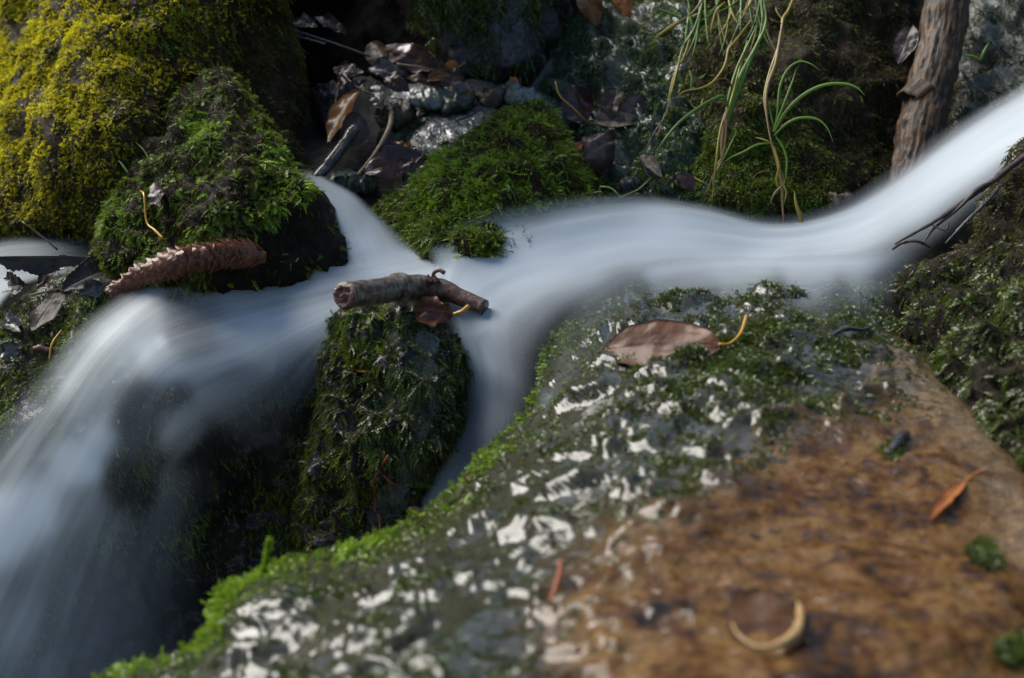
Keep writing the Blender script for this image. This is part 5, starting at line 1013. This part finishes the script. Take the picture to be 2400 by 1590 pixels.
# lime shoot standing on the foreground rim
rg = np.random.default_rng(77); nS = 260; tt = rg.random(nS); spp = spline([Pt(618, 1345, 1.045), Pt(626, 1310, 1.045), Pt(632, 1262, 1.045)], 50)
Bq = spp[(tt * 49).astype(int)]; Dq = nrm(rg.normal(0, 1, (nS, 3)) + np.array([0, -0.3, 1.3])); Uq = nrm(rg.normal(0, 1, (nS, 3)))
VV, FF, tp, rp = fronds(Bq, Dq, Uq, rg.uniform(.002, .004, nS), rg.uniform(.0014, .0022, nS), 2, rg, 0.2)
sp = link('moss_shoot', VV, FF, MS_lime, parent=M['o'], smooth=False, attrs={'tip': tp, 'rnd': np.tile(rg.uniform(.4, 1, nS), rp)}); sp['label'] = 'single tall lime green moss shoot'

rgx = np.random.default_rng(12)
xs = []
for k in range(22):
    x0 = rgx.uniform(1640, 1800); l = rgx.uniform(60, 170); lean = rgx.normal(-20, 45)
    xs.append(((g, d_, y_, s_, g)[k % 5], rgx.uniform(4, 7), [(x0, -30, 1.76), (x0 + lean * .2, -30 + l * .35, 1.745), (x0 + lean * .6, -30 + l * .7, 1.73), (x0 + lean * 1.3, -30 + l, 1.715)]))
grass((1720, -20, 1.76), 'fringe of short mixed blades hanging in from the top edge above the tall tuft', xs)
moss(B, 600, MS_lime, 0.012, 0.0024, 6, (0.6, 0.5, 1.0), lambda x, y, c: okB(x, y) * (0.2 + 2.0 * sstep(560, 690, x)), 41, 0.6, backfrac=0.1, name='moss_shoots', label='lime green moss shoots along the right edge')
moss(B, 900, MS_lime, 0.008, 0.0010, 5, (0.6, 0.6, 0.6), lambda x, y, c: 1.0 * (np.hypot(x - 480, y - 325) < 42) + 0.5 * (np.hypot(x - 285, y - 520) < 40), 42, 0.4, backfrac=0.0, name='moss_tuft', label='feathery bright tuft of moss')
moss(G, 1300, MS_lime, 0.0125, 0.0022, 6, (0.45, 0.3, 0.6), lambda x, y, c: 0.3 + 1.0 * (np.hypot(x - 1080, (y - 440) * 1.2) < 110), 43, 0.4, flow=lambda x, y, B: np.stack([-0.9 + 1.3 * sstep(1230, 1330, x), -0.3 + 0 * x, -0.55 + 0 * x], 1), backfrac=0.05, name='moss_shoots', label='lime green moss shoots')
ST_rust = rock_mat('rusty brown stone', [(0.02, 0.012, 0.006), (0.07, 0.045, 0.02), (0.13, 0.10, 0.06)], scale=40, rough=(0.2, 0.45), bump=0.9, film=0.5, fscale=140, fbump=0.5)
def stone(cx, cy, rx, ry, d, m, label, seed, tilt=0.0):
    r = np.random.default_rng(seed); a = np.linspace(0, 2 * math.pi, 9, endpoint=False); k = r.uniform(.82, 1.15, 9)
    pts = [(cx + rx * k[i] * math.cos(t) * math.cos(tilt) - ry * k[i] * math.sin(t) * math.sin(tilt), cy + rx * k[i] * math.cos(t) * math.sin(tilt) + ry * k[i] * math.sin(t) * math.cos(tilt)) for i, t in enumerate(a)]
    return relief('stone', pts, [(cx - rx, cy, d + .01), (cx + rx, cy, d + .01), (cx, cy - ry, d + .025), (cx, cy + ry, d)], m, step=4, edge=min(rx, ry) * 0.9, drop=0.022, amp=0.008, nsc=50, rid=0.9, seed=seed, back=0.05, zone=lambda x, y: 0.5 + 0 * x, label=label, cat='stone')
stone(930, 262, 48, 42, 1.795, ST_rust, 'rusty brown stone at the left end of the ledge rock', 301)
stone(1010, 232, 60, 24, 1.80, ST_grey, 'flat pale wet stone under the flat purplish leaf', 302, -0.1)
stone(1078, 240, 42, 22, 1.795, ST_slime, 'small green stone behind the pale blue grey rock', 303, -0.5)
stone(1148, 226, 36, 30, 1.81, ST_rust, 'rounded brown stone below the bright orange leaf bit', 304)
stone(1222, 228, 50, 26, 1.80, ST_grey, 'grey stone just behind the top of the green mound', 305, 0.2)
stone(1300, 290, 40, 40, 1.765, ST_slime, 'green stone between the green mound and the standing dark red leaf', 306)
stone(1392, 352, 42, 24, 1.725, ST_gdark, 'dark wet stone behind the crinkled purplish leaf', 307, 0.3)
stone(1490, 440, 46, 26, 1.665, ST_black, 'black wet stone at the waterline right of the green mound', 308, 0.2)
stone(770, 250, 40, 60, 1.85, ST_black, 'black stone deep in the gap right of the yellow mossed boulder', 309)
stone(820, 430, 60, 26, 1.70, ST_slime, 'low dark green stone beside the small side stream', 310, 0.15)
stone(1960, 470, 46, 30, 1.655, ST_rust, 'brown wet stone under the rock face at the bend of the stream', 311, -0.4)
leaf(Pt(900, 185, 1.81), Pt(960, 215, 1.80), 0.026, (0, -0.6, 0.8), LF_dark, 'dark leaf draped over the rusty brown stone', curl=0.4, bend=0.2, wave=0.2, seed=51)
leaf(Pt(1000, 190, 1.82), Pt(1060, 175, 1.83), 0.020, (0.1, -0.6, 0.8), LF_amber, 'small amber leaf at the right of the leaf pile', curl=0.3, bend=0.2, wave=0.2, seed=52)
leaf(Pt(830, 150, 1.84), Pt(800, 215, 1.81), 0.024, (-0.4, -0.7, 0.5), LF_dark, 'dark leaf hanging at the left edge of the leaf pile', curl=0.3, bend=0.2, wave=0.2, seed=53)
leaf(Pt(925, 330, 1.75), Pt(960, 385, 1.725), 0.022, (0.3, -0.8, 0.4), LF_amber, 'small brown leaf wedged left of the pale blue grey rock', curl=0.4, bend=0.1, wave=0.2, seed=54)
tube('twig', [Pt(930, 150, 1.82), Pt(985, 158, 1.82), Pt(1050, 172, 1.83)], [0.0012, 0.0015, 0.001], WD_tan, None, 'tan twig lying across the leaf pile', 'twig', n=14, seg=8, seed=55)

LT_rim = wood_mat('pale torn leaf edge', (0.20, 0.12, 0.04), (0.40, 0.26, 0.11), 60, 0.5, 0.3, 0.2)
tube('torn_edge', [fM(1716, 1478, .005), fM(1735, 1512, .006), fM(1775, 1540, .006), fM(1830, 1532, .007), fM(1872, 1508, .008), fM(1888, 1470, .009), fM(1872, 1440, .008)], [0.0008, 0.0012, 0.0011, 0.0022, 0.0032, 0.0026, 0.0008], LT_rim, rimleaf, n=34, seg=8, wob=0.35, seed=90)
